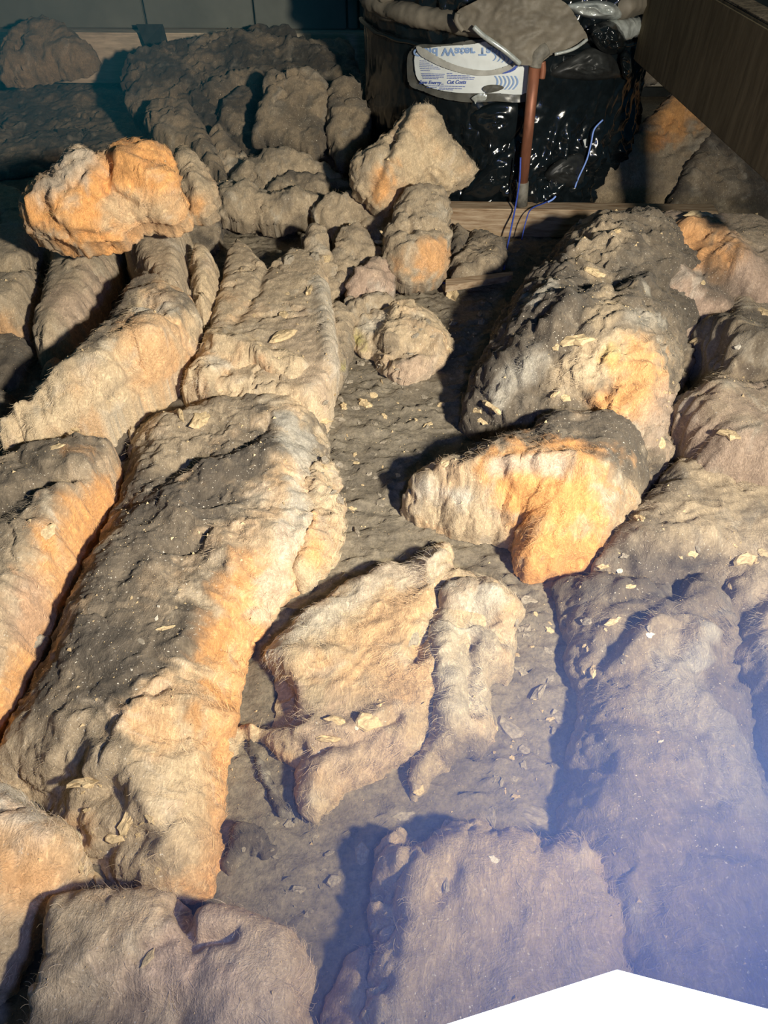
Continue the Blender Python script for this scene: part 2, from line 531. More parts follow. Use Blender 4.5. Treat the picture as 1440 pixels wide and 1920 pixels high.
    for pt in paint:
        code, rad, pts = pt[0], pt[1], pt[2]
        k0 = pt[3] if len(pt) > 3 else 0.9
        R = np.array([(q_[0], q_[1]) for q_ in pts], float)
        if len(R) > 1: dd, _ = seg_dist(PX, PY, R, closed=False)
        else: dd = np.hypot(PX - R[0, 0], PY - R[0, 1])
        dd = dd * M + rad * 0.8 * (n1 * 0.6 + n2 * 0.6)
        k = sstep(rad * 1.1, rad * 0.2, dd) * k0
        tint = blend(tint, code, k)
        if code in 'gt': grime = np.maximum(grime, k)
        elif code in 'cowp': grime = grime * (1 - k * 0.8)
    if dusty:   # settled dust on what faces up
        up = nz
        if normal is not None: up = np.clip(N[2] * nz + no * (ox * U[2] + oy * V[2]), 0, 1)
        dk = sstep(0.62, 0.98, up) * sstep(-0.5, 0.6, n3 + n1 * 0.5 + crumb * 0.3) * dusty
        tint = blend(tint, 't', dk)
    if edge_white:
        tint = blend(tint, 'w', np.exp(-dc / 0.02) * edge_white)
    tint = tint * (1 + 0.16 * crumb)[..., None] * tone
    tint = np.clip(tint, 0.01, 0.95)

    keep = sd > 0
    cell = keep[:-1, :-1] & keep[1:, :-1] & keep[:-1, 1:] & keep[1:, 1:]
    used = np.zeros_like(keep)
    used[:-1, :-1] |= cell; used[1:, :-1] |= cell; used[:-1, 1:] |= cell; used[1:, 1:] |= cell
    # pull the rim onto the outline
    full = np.zeros_like(cell, dtype=int)
    cnt = np.zeros(keep.shape, int)
    cnt[:-1, :-1] += cell; cnt[1:, :-1] += cell; cnt[:-1, 1:] += cell; cnt[1:, 1:] += cell
    rim = used & (cnt < 4)
    mv = np.minimum(dc, res * 1.2)
    ux = np.where(rim, gx - sxv / gl * mv, ux); uy = np.where(rim, gy - syv / gl * mv, uy)
    h = np.where(rim, 0, h)
    idx = -np.ones(keep.shape, int)
    idx[used] = np.arange(used.sum())
    def world(hh):
        return (O + ux[used][:, None] * U + uy[used][:, None] * V + hh[used][:, None] * N)
    co = world(h)
    if normal is None and z0 > 0: co[:, 2] = np.where(rim[used], max(z0 - 0.07, 0.0), co[:, 2])
    a = idx[:-1, :-1][cell]; b = idx[:-1, 1:][cell]; c = idx[1:, 1:][cell]; e = idx[1:, :-1][cell]
    quads = np.stack([a, b, c, e], 1)
    if np.dot(np.cross(U, V), N) < 0: quads = quads[:, ::-1]
    tt = tint[used]; gg = grime[used]
    if back > 0:   # the far side, swollen the other way, sharing the rim
        hb = -back * np.clip(1 - (1 - q) ** 2, 0, 1) ** 0.5 * (1 + 0.25 * fbm(gx * 9, gy * 9, seed + 81, 3))
        hb = np.where(rim, 0, hb)
        inner = used & ~rim
        map2 = idx.copy(); nb = len(co)
        map2[inner] = nb + np.arange(inner.sum())
        sel = inner[used]
        co = np.vstack([co, world(hb)[sel]])
        qb = np.stack([map2[:-1, :-1][cell], map2[1:, :-1][cell], map2[1:, 1:][cell], map2[:-1, 1:][cell]], 1)
        if np.dot(np.cross(U, V), N) < 0: qb = qb[:, ::-1]
        quads = np.vstack([quads, qb])
        tt = np.vstack([tt, tint[used][sel]]); gg = np.concatenate([gg, grime[used][sel]])
        co[:, 2] = np.maximum(co[:, 2], 0.001)
    me = mesh_np(name, co, quads)
    set_attr(me, tt, gg)
    o = link(name, me, WOOL)
    tag(o, label, cat, group)
    # loose fibres standing off the surface: strands nobody could count
    nv = int(used.sum())
    if fuzz > 0:
        area = nv * res * res
        ns = int(area * 60000 * fuzz)
        ns = min(ns, 7500)
        front = used & ~rim
        fi = np.argwhere(front)
        wgt = (0.35 + 1.6 * (prof[front] < 0.85) + np.clip(1 - grime[front], 0, 1) * 0.5)
        wgt = wgt / wgt.sum()
        r2 = np.random.default_rng(seed)
        pick = fi[r2.choice(len(fi), ns, p=wgt)]
        iy, ix = pick[:, 0], pick[:, 1]
        nn = np.stack([ox[iy, ix] * no[iy, ix], oy[iy, ix] * no[iy, ix], nz[iy, ix]], 1)
        nn /= np.linalg.norm(nn, axis=1)[:, None]
        p0 = np.stack([ux[iy, ix], uy[iy, ix], h[iy, ix]], 1)
        ang = fdir + 1.2 + 2.4 * fbm(gx[iy, ix] * 9, gy[iy, ix] * 9, seed + 91, 2) + r2.normal(0, 0.5, ns)
        t0 = np.stack([np.cos(ang), np.sin(ang), np.zeros(ns)], 1)
        t0 -= nn * (t0 * nn).sum(1)[:, None]
        t0 /= np.linalg.norm(t0, axis=1)[:, None] + 1e-6
        bt = np.cross(nn, t0)
        Ln = r2.uniform(0.005, 0.019, ns)
        curlk = r2.normal(0, 1.6, ns)
        K = 5; wd = r2.uniform(0.00008, 0.00020, ns) * (0.6 + res * 230)
        lift = r2.uniform(0.0, 0.13, ns)
        cols = tint[iy, ix] * r2.uniform(0.85, 1.45, ns)[:, None] + 0.02
        vs_, cs_ = [], []
        pos = p0 - nn * 0.0006
        for k in range(K):
            s = k / (K - 1)
            th = curlk * s
            dirk = t0 * np.cos(th)[:, None] + bt * np.sin(th)[:, None] + nn * (lift * (1 - 1.3 * s))[:, None]
            side = np.cross(dirk, nn); side /= np.linalg.norm(side, axis=1)[:, None] + 1e-9
            wk = wd * (1 - 0.6 * s)
            off = (side + nn * 0.5) * wk[:, None]
            vs_.append(pos - off); vs_.append(pos + off)
            pos = pos + dirk * (Ln / (K - 1))[:, None]
        A = np.stack(vs_, 1)   # ns, 2K, 3
        co2 = A.reshape(-1, 3)
        co2 = O + co2[:, :1] * U + co2[:, 1:2] * V + co2[:, 2:] * N
        base_i = (np.arange(ns) * 2 * K)[:, None]
        qs = []
        for k in range(K - 1):
            qs.append(np.concatenate([base_i + 2 * k, base_i + 2 * k + 1, base_i + 2 * k + 3, base_i + 2 * k + 2], 1))
        qs = np.concatenate(qs, 0)
        mf = mesh_np('loose_fibre', co2, qs, smooth=False)
        set_attr(mf, np.clip(np.repeat(cols, 2 * K, axis=0), 0, 0.95), None)
        f = link('loose_fibre', mf, FIBRE, o)
        f['kind'] = 'stuff'
    PADS.append((o, co, quads))
    return o

# ------------------------------------------------------------------ the setting
def grid_floor():
    res = 0.0045
    xs = np.arange(-2.2, 2.2, res * 2); ys = np.arange(-0.3, 1.9, res)
    gx, gy = np.meshgrid(xs, ys)
    h = 0.004 * fbm(gx * 7, gy * 7, 3, 3) + 0.0025 * fbm(gx * 40, gy * 40, 5, 4, 0.6)
    cr = fbm(gx * 14, gy * 14, 8, 4)
    h += 0.006 * sstep(0.15, 0.18, cr) * sstep(0.6, 0.2, cr)
    c2 = fbm(gx * 26, gy * 26, 18, 3)
    h += 0.0045 * sstep(0.2, 0.24, c2) * sstep(0.8, 0.25, c2)
    h -= 0.005 * np.exp(-np.abs(fbm(gx * 10 + 4, gy * 10, 28, 3)) / 0.03) * sstep(0.0, 0.3, perlin(gx * 6, gy * 6, 29))
    h = np.clip(h, -0.012, 0.012)
    co = np.stack([gx, gy, h - 0.003], -1).reshape(-1, 3)
    ny, nx = gx.shape
    i = np.arange(ny * nx).reshape(ny, nx)
    q = np.stack([i[:-1, :-1], i[:-1, 1:], i[1:, 1:], i[1:, :-1]], -1).reshape(-1, 4)
    return mesh_np('floor', co, q)
FLOOR_ME = grid_floor()
fl = link('floor', FLOOR_ME, FLOOR); fl['kind'] = 'structure'
f2 = link('floor', box_mesh('floor_far', (-2.6, 1.88, -0.03), (2.6, 3.6, -0.002)), FLOOR); f2['kind'] = 'structure'

# wall of grey panels under the eaves, with its seams
yaw = math.radians(-1.2)
WALL_Y = 3.0
wr = Matrix.Translation((0, WALL_Y, 0)) @ Matrix.Rotation(yaw, 4, 'Z')
wall = link('wall_back', box_mesh('wall_back', (-2.7, 0.05, 0.0), (2.7, 0.09, 1.9), rot=wr), M_SEAM); wall['kind'] = 'structure'
def wx(px, py): return float(at_y(px, py, WALL_Y)[0])
z_rail_top = float(at_y(330, 55, WALL_Y)[2])
edges = [-1.95, wx(-60, 20), wx(266, 20), wx(474, 20), wx(650, 20), wx(672, 20), wx(900, 20), wx(1150, 20), 2.1]
for a, b in zip(edges[:-1], edges[1:]):
    dz = 0.0
    link('panel', box_mesh('panel', (a + 0.004, 0.0 + 0.004 * random.random(), z_rail_top), (b - 0.004, 0.05, 1.85), 0.003, wr), M_PANEL, wall)
rail = link('trim_1', box_mesh('trim_1', (-2.6, -0.05, z_rail_top - 0.16), (2.6, 0.06, z_rail_top - 0.004), 0.004, wr), M_RAIL); rail['kind'] = 'structure'
# a dark tarred strip hanging over the rail
a = wx(258, 60); b = wx(306, 60)
import bmesh
def slab(name, pts, thick, mat, parent=None, nrm=None):
    """flat piece with the given corner points and a thickness"""
    bm = bmesh.new()
    v = [bm.verts.new(Vector([float(c) for c in p])) for p in pts]
    f = bm.faces.new(v)
    bm.normal_update()
    n = f.normal.copy() if nrm is None else Vector(nrm)
    r = bmesh.ops.extrude_face_region(bm, geom=[f])
    bmesh.ops.translate(bm, vec=-n * thick, verts=[e for e in r['geom'] if isinstance(e, bmesh.types.BMVert)])
    bmesh.ops.recalc_face_normals(bm, faces=bm.faces[:])
    me = bpy.data.meshes.new(name); bm.to_mesh(me); bm.free()
    return link(name, me, mat, parent)
YR = WALL_Y - 0.058
o = slab('hanging_strap', [at_y(256, 47, YR), at_y(306, 47, YR), at_y(316, 84, YR - .03), at_y(300, 100, YR - .06), at_y(284, 98, YR - .06), at_y(272, 84, YR - .03)], 0.006, M_SEAM)
tag(o, 'dark strip of felt hanging down over the pale timber rail', 'strip')

# ceiling joist in front of the tank
def beam(name, A, B, w, h, mat, **k):
    A = Vector([float(c) for c in A]); B = Vector([float(c) for c in B])
    L = (B - A).length; ang = math.atan2(B.y - A.y, B.x - A.x)
    m = Matrix.Translation(A) @ Matrix.Rotation(ang, 4, 'Z')
    return link(name, box_mesh(name, (0, 0, 0), (L, w, h), 0.003, m), mat)
jA = at_z(840, 443, 0.0); jB = at_z(1330, 447, 0.0)
jA = jA + np.array([-0.06, 0, 0]); jB[1] = jA[1] - 0.02
j = beam('timber_joist', jA, jB, 0.05, 0.072, M_JOIST)
tag(j, 'rough brown timber joist lying across in front of the wrapped tank', 'joist')
slab('batten', [at_z(835, 535, .02), at_z(960, 520, .02), at_z(960, 527, .02), at_z(835, 548, .02)], 0.015, M_JOIST)
o = C.objects['batten']; tag(o, 'thin wooden lath lying flat at the far end of the bare channel', 'lath')

# deep dark board on the right
A = at_y(1196, 122, 1.95); dirx = math.sin(math.radians(-3.5)); diry = math.cos(math.radians(-3.5))
z1 = float(A[2])
def on_plane(px, py):   # vertical plane through A along (dirx, diry)
    d = ray(px, py); n = np.array([diry, -dirx, 0]); c = np.array([0, 0, CAM_H])
    t = np.dot(A - c, n) / np.dot(d, n)
    return c + d * t
tp = on_plane(1400, 28)
z2 = float(tp[2])
e0 = on_plane(1199, 60); e0y = float(e0[1])
near_y = 0.15
def pt(y, z): 
    k = (y - A[1]) / diry
    return (A[0] + dirx * k, y, z)
ang = math.radians(3.5)
bm4 = Matrix.Translation((float(A[0]), float(A[1]), 0)) @ Matrix.Rotation(ang, 4, 'Z')
bd = link('timber_beam', box_mesh('timber_beam', (0, -0.85, z1), (0.055, 0.04, z2), 0.004, bm4), M_BOARD)
tag(bd, 'deep dark dusty timber beam running along the upper right side', 'beam')
# shelf of rubble behind the board top
link('dust_layer', box_mesh('dust_layer', (0.004, -0.84, z2), (0.052, 0.03, z2 + 0.004), 0.002, bm4), M_BOARDTOP, bd)
print('BOARD', A, z1, z2, 'RAIL', z_rail_top, 'J', jA, jB)

# ------------------------------------------------------------------ the insulation, near to far
# long lit batt left of the channel
pad('insulation_batt', [(258,800,.09),(330,772,.09),(420,748,.09),(520,740,.08),(590,765,.03),(618,850,0),(606,930,.0),(622,1040,0),(570,1105,0),(500,1180,.0),
    (462,1260,0),(446,1350,.0),(426,1450,0),(418,1570,0),(402,1685,0),(330,1700,.03),(230,1665,.04),(130,1580,.05),(60,1500,.05),(-20,1450,.06),(30,1330,.07),(92,1200,.07),(142,1080,.07),(210,950,.08)],
    0.085, 'long batt with dark grimy top and lit orange side left of the bare channel', r=0.085, p=1.7,
    relief=[(.014,.02,[(390,880),(450,850),(520,860)]),(-.016,.012,[(240,945),(330,880),(430,850),(500,800)]),(.012,.02,[(120,1345),(260,1290),(380,1160)]),
        (.022,.022,[(215,1400),(250,1345),(330,1330),(400,1360)]),(-.014,.012,[(205,1390),(235,1330),(300,1305)]),(.014,.02,[(330,960),(400,1010),(440,1080)]),
        (-.02,.02,[(80,1500),(120,1470),(200,1480)]),(.018,.012,[(140,1480),(180,1450),(215,1440)]),(-.01,.01,[(110,1330),(190,1320),(300,1250)]),(-.012,.008,[(300,1030),(350,1030),(390,1010)]),
        (-.018,.014,[(180,1640),(210,1590),(260,1570)]),(.01,.012,[(560,1000),(590,960),(585,900)])],
    paint=[('g',.16,[(190,1230),(240,1090),(290,1000),(370,930),(450,840)],1.0),('g',.10,[(110,1290),(180,1270),(280,1200)],1.0),('g',.05,[(340,1060),(380,960)],.8),('t',.06,[(330,830),(420,790)],.8),
        ('o',.07,[(420,1640),(420,1500),(440,1350),(470,1200),(500,1080)],.7),('w',.03,[(500,1150),(540,1000),(560,870),(540,790)],.6),('c',.05,[(330,1460),(350,1560)],.9),('t',.05,[(120,1490),(230,1480),(200,1560),(240,1610)],.9),('t',.05,[(60,1420),(150,1380)],.8)],
    base='c', mix=('t',.35), res=.0024, fdir=1.2, fuzz=1.5, dusty=.2, curl=1.28, crack=.5, auto=True)
pad('insulation_batt', [(-190,960,.1),(-60,880,.1),(0,856,.1),(120,822,.1),(235,800,.1),(256,812,.09),(226,945,.06),(164,1080,.05),(112,1190,.05),(62,1305,.05),(6,1400,.05),(-60,1480,.05),(-200,1500,.05)],
    0.115, 'batt at the left edge with a torn orange side and grey top', r=0.04, p=2.0,
    relief=[(-.02,.014,[(-20,960),(60,910),(130,890)]),(.01,.02,[(90,960),(140,900),(200,850)]),(-.012,.01,[(30,860),(120,900),(180,880)])],
    paint=[('g',.11,[(-80,1000),(60,890),(150,850)],.95),('t',.05,[(20,1080),(60,1000)],.7),('o',.065,[(190,930),(140,1060),(90,1180),(30,1320),(-20,1420)],.85),('p',.04,[(60,1120),(40,1180)],.6)],
    base='c', mix=('t',.4), res=.0028, fdir=1.0, fuzz=1.2, dusty=.3, auto=True)
pad('insulation_clump', [(-120,1480),(0,1478),(45,1495),(80,1545),(135,1560),(165,1600),(150,1650),(110,1700),(60,1760),(30,1820),(-20,1880),(-150,1900)],
    0.10, 'pale fluffy clump at the left edge above the bottom batt', r=0.06, z0=0.0, relief=[(.012,.02,[(0,1540),(60,1560),(120,1600)])],
    paint=[('w',.04,[(0,1520),(60,1550)],.8),('o',.06,[(0,1620),(60,1650)],.5),('t',.04,[(60,1760),(20,1830)],.9)], mix=('t',.2), res=.0024, fuzz=1.5, dusty=.05, fdir=.3, tone=1.15, curl=.7)
pad('insulation_batt', [(92,1715),(128,1676),(220,1670),(335,1672),(352,1700),(362,1722),(400,1702),(480,1712),(545,1765),(585,1830),(580,1900),(600,2050),(300,2200),(-20,2200),(20,1960),(60,1860)],
    0.095, 'low dusty pinkish batt nearest the camera at the bottom left', r=0.035, p=2.4,
    relief=[(-.02,.008,[(345,1700),(352,1740),(370,1765),(430,1750)]),(.008,.02,[(120,1860),(160,1800),(260,1770)]),(-.008,.01,[(260,1790),(340,1750)]),(.01,.03,[(420,1830),(520,1840)]),(-.015,.02,[(30,1900),(150,1890),(330,1910)])],
    paint=[('t',.10,[(150,1800),(300,1880),(450,1900)],.6),('p',.05,[(350,1720),(380,1750)],.8),('p',.09,[(400,1800),(500,1850)],.5),('g',.03,[(20,1930),(150,1940),(330,1960)],.5)],
    base='c', mix=('t',.4), res=.0024, fuzz=.9, dusty=.5, fdir=.2, tone=1.12, curl=.5, lump=.8, crack=.25, auto=True)
pad('insulation_batt', [(700,1600),(716,1566),(745,1560),(775,1592),(800,1568),(850,1538),(905,1548),(960,1572),(1030,1575),(1090,1570),(1130,1620),(1180,1800),(1250,2100),(640,2200),(655,1990),(690,1850),(702,1700)],
    0.085, 'pink dusty batt nearest the camera beneath the lamp glare', r=0.035, p=2.1, ragged=.010,
    relief=[(-.012,.01,[(820,1690),(845,1640)]),(.008,.03,[(780,1640),(950,1600)]),(-.01,.012,[(740,1650),(730,1760)])],
    paint=[('p',.12,[(780,1620),(950,1640)],.6),('t',.12,[(760,1750),(950,1800)],.6)], base='c', mix=('t',.5), res=.0024, fuzz=.9, dusty=.6, tone=.85, curl=.5, lump=.8, crack=.25, auto=True)
pad('insulation_batt', [(640,1815),(660,1780),(690,1770),(705,1790),(720,1900),(760,2100),(560,2200),(600,1950),(618,1860)],
    0.05, 'small low corner of wool between the two nearest batts', r=0.03, base='p', mix=('t',.5), dusty=.6, tone=.85)
# right hand grey batt beside the channel
pad('insulation_batt', [(1036,1105,.03),(1110,1075,.05),(1200,1085,.08),(1290,1085,.09),(1345,1092,.1),(1385,1200,.09),(1420,1330,.08),(1450,1450,.08),(1490,1650,.08),(1560,2000,.08),(1300,2050,.08),(1130,1800,.04),(1062,1600,.0),(1046,1540,0),(1062,1420,0),(1082,1345,0),(1060,1260,0),(1052,1180,0)],
    0.075, 'long grey blue-tinged batt along the right side of the channel', r=0.075, p=1.9,
    relief=[(.02,.014,[(1310,1095),(1345,1140),(1375,1200)]),(-.022,.012,[(1260,1100),(1310,1120),(1350,1180),(1385,1270)]),(.018,.015,[(1220,1180),(1290,1180),(1325,1200)]),
        (-.016,.013,[(1270,1220),(1330,1290),(1400,1350),(1440,1470)]),(.01,.03,[(1280,1260),(1330,1360),(1390,1500)]),(-.012,.01,[(1140,1130),(1200,1110),(1270,1100)]),(.01,.012,[(1180,1230),(1240,1150),(1300,1140)]),
        (-.016,.012,[(1050,1480),(1090,1440),(1130,1430)]),(-.010,.01,[(1100,1290),(1150,1200),(1210,1150)])],
    paint=[('g',.05,[(1060,1100),(1150,1100),(1250,1090)],.7),('t',.07,[(1090,1200),(1110,1300)],.8),('g',.035,[(1340,1280),(1400,1400),(1450,1520)],.8),('w',.05,[(1270,1280),(1340,1380),(1400,1480)],.55),('w',.02,[(1325,1200),(1310,1230)],.8)],
    base='t', mix=('g',.4), res=.0026, fuzz=1.0, dusty=.3, fdir=.9, curl=.9, tone=.62, auto=True)
pad('insulation_batt', [(1345,1100),(1400,1060),(1560,1050),(1700,1300),(1700,1700),(1560,1750),(1500,1560),(1455,1440),(1420,1310),(1385,1200)],
    0.075, 'grey lumpy wool at the right edge behind the long grey batt', r=0.045, relief=[(.015,.02,[(1400,1230),(1440,1230)]),(-.02,.015,[(1400,1140),(1440,1110)])],
    base='t', mix=('g',.45), res=.003, fuzz=.8, dusty=.4)
pad('insulation_batt', [(1110,1070),(1150,1010),(1190,960),(1230,930),(1250,890),(1300,880),(1480,860),(1600,1000),(1540,1090),(1400,1110),(1300,1110),(1200,1100)],
    0.09, 'flat dirty wool strewn with crumbs at the middle of the right edge', r=0.05, relief=[(-.02,.015,[(1250,1060),(1300,1080),(1340,1060)]),(.012,.02,[(1230,1010),(1330,1000)])],
    paint=[('g',.06,[(1200,1040),(1300,1080)],.9),('c',.05,[(1320,960),(1400,950)],.6)], base='t', mix=('g',.5), res=.003, fuzz=.8, dusty=.45)
pad('insulation_batt', [(1262,900),(1250,860),(1262,800),(1290,740),(1300,680),(1330,620),(1350,560),(1420,540),(1560,560),(1700,760),(1600,980),(1450,1010),(1330,980),(1280,950)],
    0.15, 'smooth dusty pinkish batt against the right edge beyond the heap', r=0.06, p=2.0,
    relief=[(.03,.02,[(1310,640),(1350,620),(1400,640),(1440,650)]),(-.03,.02,[(1300,720),(1350,680),(1440,690)]),(.02,.03,[(1280,780),(1330,730)]),(-.02,.015,[(1260,930),(1320,940)])],
    paint=[('p',.14,[(1350,830),(1420,880)],.75),('g',.05,[(1370,600),(1440,640)],.8),('w',.03,[(1290,760),(1330,640)],.5)], base='t', mix=('t',.4), res=.0032, fuzz=.7, dusty=.4, lump=.7, curl=.8, tone=.85, auto=True)
# big grimy heap
pad('insulation_heap', [(895,730,0),(912,690,.0),(950,625,.0),(990,565,.04),(1030,500,.1),(1075,455,.15),(1120,425,.2),(1175,404,.22),(1215,402,.22),(1250,425,.2),(1295,480,.2),(1318,560,.18),(1310,650,.15),(1280,740,.13),(1262,830,.1),(1240,900,.06),(1180,920,.06),(1060,880,.05),(900,830,.04),(862,800,0)],
    0.215, 'big rounded heap of dark grimy insulation right of the channel', r=0.17, p=1.9,
    relief=[(.02,.02,[(1190,540),(1240,500),(1300,500)]),(-.035,.04,[(1110,530),(1180,500),(1260,520)]),(.02,.018,[(1030,620),(1080,560),(1130,540)]),(-.02,.015,[(960,740),(1040,680),(1080,600)]),
        (.014,.012,[(930,760),(990,700),(1020,690)]),(.016,.012,[(1200,700),(1210,780),(1220,860)]),(-.025,.012,[(1295,620),(1280,720),(1255,820)]),(-.02,.014,[(1010,740),(1060,720),(1120,790)])],
    paint=[('g',.15,[(900,760),(960,650),(1060,540),(1180,500),(1290,520)],1.0),('g',.06,[(1130,430),(1230,410)],.6),('t',.04,[(1100,470),(1150,450)],.9),('c',.055,[(1080,720),(1140,680),(1190,700)],.9),('o',.05,[(1190,700),(1180,740),(1130,770)],.8),('y',.02,[(1150,670)],.4),('w',.03,[(940,740),(1000,680)],.5),('w',.014,[(1210,545)],.5),('w',.016,[(1180,600),(1230,610)],.45),('w',.014,[(1000,570),(1040,540)],.5),('c',.03,[(1150,560),(1120,610)],.6),('w',.012,[(1290,540)],.6),('p',.04,[(1240,760),(1230,820)],.6)],
    base='t', mix=('g',.55), res=.0028, fuzz=1.5, dusty=.12, lump=1.5, curl=1.9, fdir=.6, auto=True)
pad('insulation_clump', [(755,960,0),(778,905,.06),(800,870,.09),(850,830,.1),(900,800,.12),(1000,770,.14),(1100,765,.14),(1160,775,.14),(1205,830,.12),(1215,900,.08),(1195,970,.05),(1170,1040,.0),(1110,1075,0),(1060,1085,0),(985,1100,0),(960,1060,.0),(948,1030,.0),(890,1022,.02),(820,1000,.01),(780,985,0)],
    0.145, 'torn end of the heap with a bright orange face of fresh wool', r=0.085, p=1.8,
    relief=[(.022,.015,[(960,880),(1040,870),(1120,890)]),(-.004,.012,[(920,870),(960,920),(990,1000)]),(-.02,.02,[(870,840),(930,800),(1000,800)]),(.015,.012,[(790,910),(850,880),(920,870)])],
    paint=[('g',.07,[(860,800),(1000,780),(1150,800),(1190,870)],.95),('t',.05,[(1160,940),(1120,1030)],.7),('o',.08,[(1030,920),(1075,960),(1065,1050)],1.0),('o',.07,[(965,895),(995,1000),(1010,1080)],1.0),('c',.035,[(880,940),(930,1000)],.9),('w',.02,[(800,920),(870,930)],.7),('w',.016,[(930,880),(1050,885)],.7)],
    base='c', mix=('t',.3), res=.0024, fuzz=1.7, dusty=.08, lump=1.0, curl=1.15, fdir=1.3, crack=.2, tone=.86, auto=True)
pad('insulation_batt', [(1180,405),(1260,394),(1360,400),(1470,420),(1620,480),(1640,700,0),(1450,690,0),(1320,670,0),(1200,640,0),(1160,520)],
    0.165, 'orange and grey wool on the crest of the right heap', z0=0.03, r=0.09,
    relief=[(-.03,.02,[(1290,470),(1350,520),(1400,560)]),(.02,.02,[(1290,430),(1350,450),(1400,500)])],
    paint=[('o',.04,[(1290,440),(1340,450),(1370,480)],.8),('t',.06,[(1400,420),(1440,450)],.8),('g',.04,[(1330,520),(1390,560)],.8),('p',.05,[(1420,520),(1440,560)],.7)],
    base='p', mix=('g',.35), res=.0032, fuzz=1.0, dusty=.3, lump=.9, curl=.9, auto=True)
# torn sheet in the channel
pad('insulation_sheet', [(468,1232,.02),(505,1215,.05),(570,1150,.07),(640,1100,.08),(720,1062,.09),(790,1045,.1),(835,1020,.14),(845,1030,.12),(842,1058,.08),(880,1080,.07),(940,1095,.06),(962,1150,.03),(940,1200,.0),(860,1290,.0),(800,1400,.0),(700,1465,.0),(640,1500,.0),(590,1543,.0),(560,1500,0),(545,1440,0),(490,1395,.01),(470,1370,.02),(510,1340,.02),(516,1290,.03),(500,1255,.02)],
    0.050, 'large pale torn sheet of wool lying in the middle of the channel', r=0.032, p=2.0, z0=0.0, crack=.15, lump=.9,
    relief=[(.018,.014,[(800,1070),(825,1050),(836,1028)]),(-.02,.010,[(780,1220),(805,1170),(830,1110)]),(.009,.012,[(490,1235),(560,1225),(650,1240)]),(-.012,.01,[(530,1290),(560,1340)]),
        (.008,.014,[(520,1370),(620,1375),(700,1350)]),(-.012,.008,[(560,1405),(650,1390),(740,1350)]),(.010,.012,[(590,1530),(600,1450),(650,1420)]),(.006,.02,[(650,1480),(720,1440),(760,1400)]),(-.03,.03,[(500,1300),(510,1330)]),(-.012,.03,[(620,1460),(700,1440)])],
    paint=[('c',.10,[(600,1180),(720,1120),(720,1240)],.95),('o',.07,[(740,1120),(700,1230),(760,1280)],.35),('t',.04,[(560,1370),(680,1350),(760,1340)],.7),('p',.07,[(620,1430),(700,1420)],.6),('p',.02,[(545,1290),(550,1330)],.8),('w',.03,[(480,1240),(600,1150),(800,1050)],.6)],
    base='c', mix=('t',.15), res=.0022, fuzz=1.3, dusty=.12, fdir=2.2, curl=.8, tone=.86, auto=True)
pad('insulation_flap', [(845,1085,.05),(880,1078,.06),(930,1098,.06),(960,1112,.05),(955,1150,.04),(968,1230,.02),(955,1290,.0),(925,1290,0),(915,1380,0),(900,1425,0),(875,1425,0),(845,1440,0),(790,1490,0),(768,1490,0),(770,1440,0),(800,1380,0),(790,1300,.01),(778,1230,.03),(800,1180,.05),(830,1140,.05)],
    0.060, 'folded grey-white flap hanging off the right side of the torn sheet', r=0.04, p=1.9, z0=0.0, crack=.2,
    relief=[(.02,.016,[(850,1130),(900,1115),(950,1150)]),(-.016,.008,[(880,1200),(885,1280),(895,1330)]),(.012,.015,[(830,1200),(840,1280),(840,1350)]),(-.02,.01,[(860,1160),(920,1160),(950,1200)])],
    paint=[('w',.06,[(850,1120),(900,1200),(860,1300)],.75),('t',.05,[(900,1230),(940,1260)],.6),('t',.05,[(840,1400),(800,1460)],.7),('g',.03,[(870,1390),(900,1400)],.6)],
    base='c', mix=('t',.25), res=.0022, fuzz=1.6, dusty=.1, fdir=1.5, curl=.9, tone=.82, auto=True)
pad('insulation_tuft', [(455,1372),(478,1385),(505,1450),(540,1510),(565,1540),(530,1530),(500,1500),(480,1440)],
    0.022, 'dark twisted tuft on the floor left of the torn sheet', r=0.02, base='g', mix=('g',.4), dusty=.2, res=.002, fdir=1.4, fuzz=2)
pad('insulation_clump', [(425,1380),(440,1362),(480,1370),(475,1385),(450,1392),(446,1410),(420,1408)],
    0.03, 'little pale wisp of wool joining the lit batt to the torn sheet', r=0.015, base='c', mix=('t',.1), dusty=0, res=.002, fuzz=2)
pad('insulation_clump', [(435,1570),(460,1548),(500,1560),(520,1590),(500,1610),(470,1600),(450,1620),(430,1640),(410,1620)],
    0.028, 'dark small tuft of wool on the floor by the lit batt foot', r=0.02, base='g', mix=('t',.4), dusty=.3, res=.002, fuzz=2)
# channel clump
pad('insulation_clump', [(655,640,.0),(675,612,.03),(712,592,.05),(740,572,.06),(782,576,.06),(812,600,.05),(832,625,.03),(842,660,.01),(830,690,0),(800,712,0),(750,722,0),(715,705,0),(700,680,0),(672,665,0)],
    0.045, 'small pinkish clump with yellow stain sitting in the bare channel', r=0.035, crack=1.6,
    relief=[(.02,.016,[(730,630),(780,620),(815,640)]),(-.02,.01,[(700,650),(750,660),(810,655)]),(.02,.012,[(740,600),(790,600)]),(-.015,.01,[(700,690),(740,670)])],
    paint=[('y',.02,[(672,640)],.8),('w',.02,[(690,615),(720,605)],.6),('p',.05,[(760,690),(800,680)],.7),('c',.03,[(770,640),(800,645)],.8),('g',.012,[(740,648),(700,650)],.6)],
    base='c', mix=('t',.5), res=.0026, fuzz=1.1, dusty=.4, curl=1.6)
pad('insulation_clump', [(612,600),(640,590),(665,610),(660,660),(640,720),(622,740),(605,760),(596,720),(606,660)],
    0.05, 'narrow yellowish crumbly wool edge beside the channel clump', r=0.03, base='t', mix=('g',.35), paint=[('y',.015,[(640,690)],.6),('w',.02,[(620,640)],.6)], dusty=.3, curl=1.6)
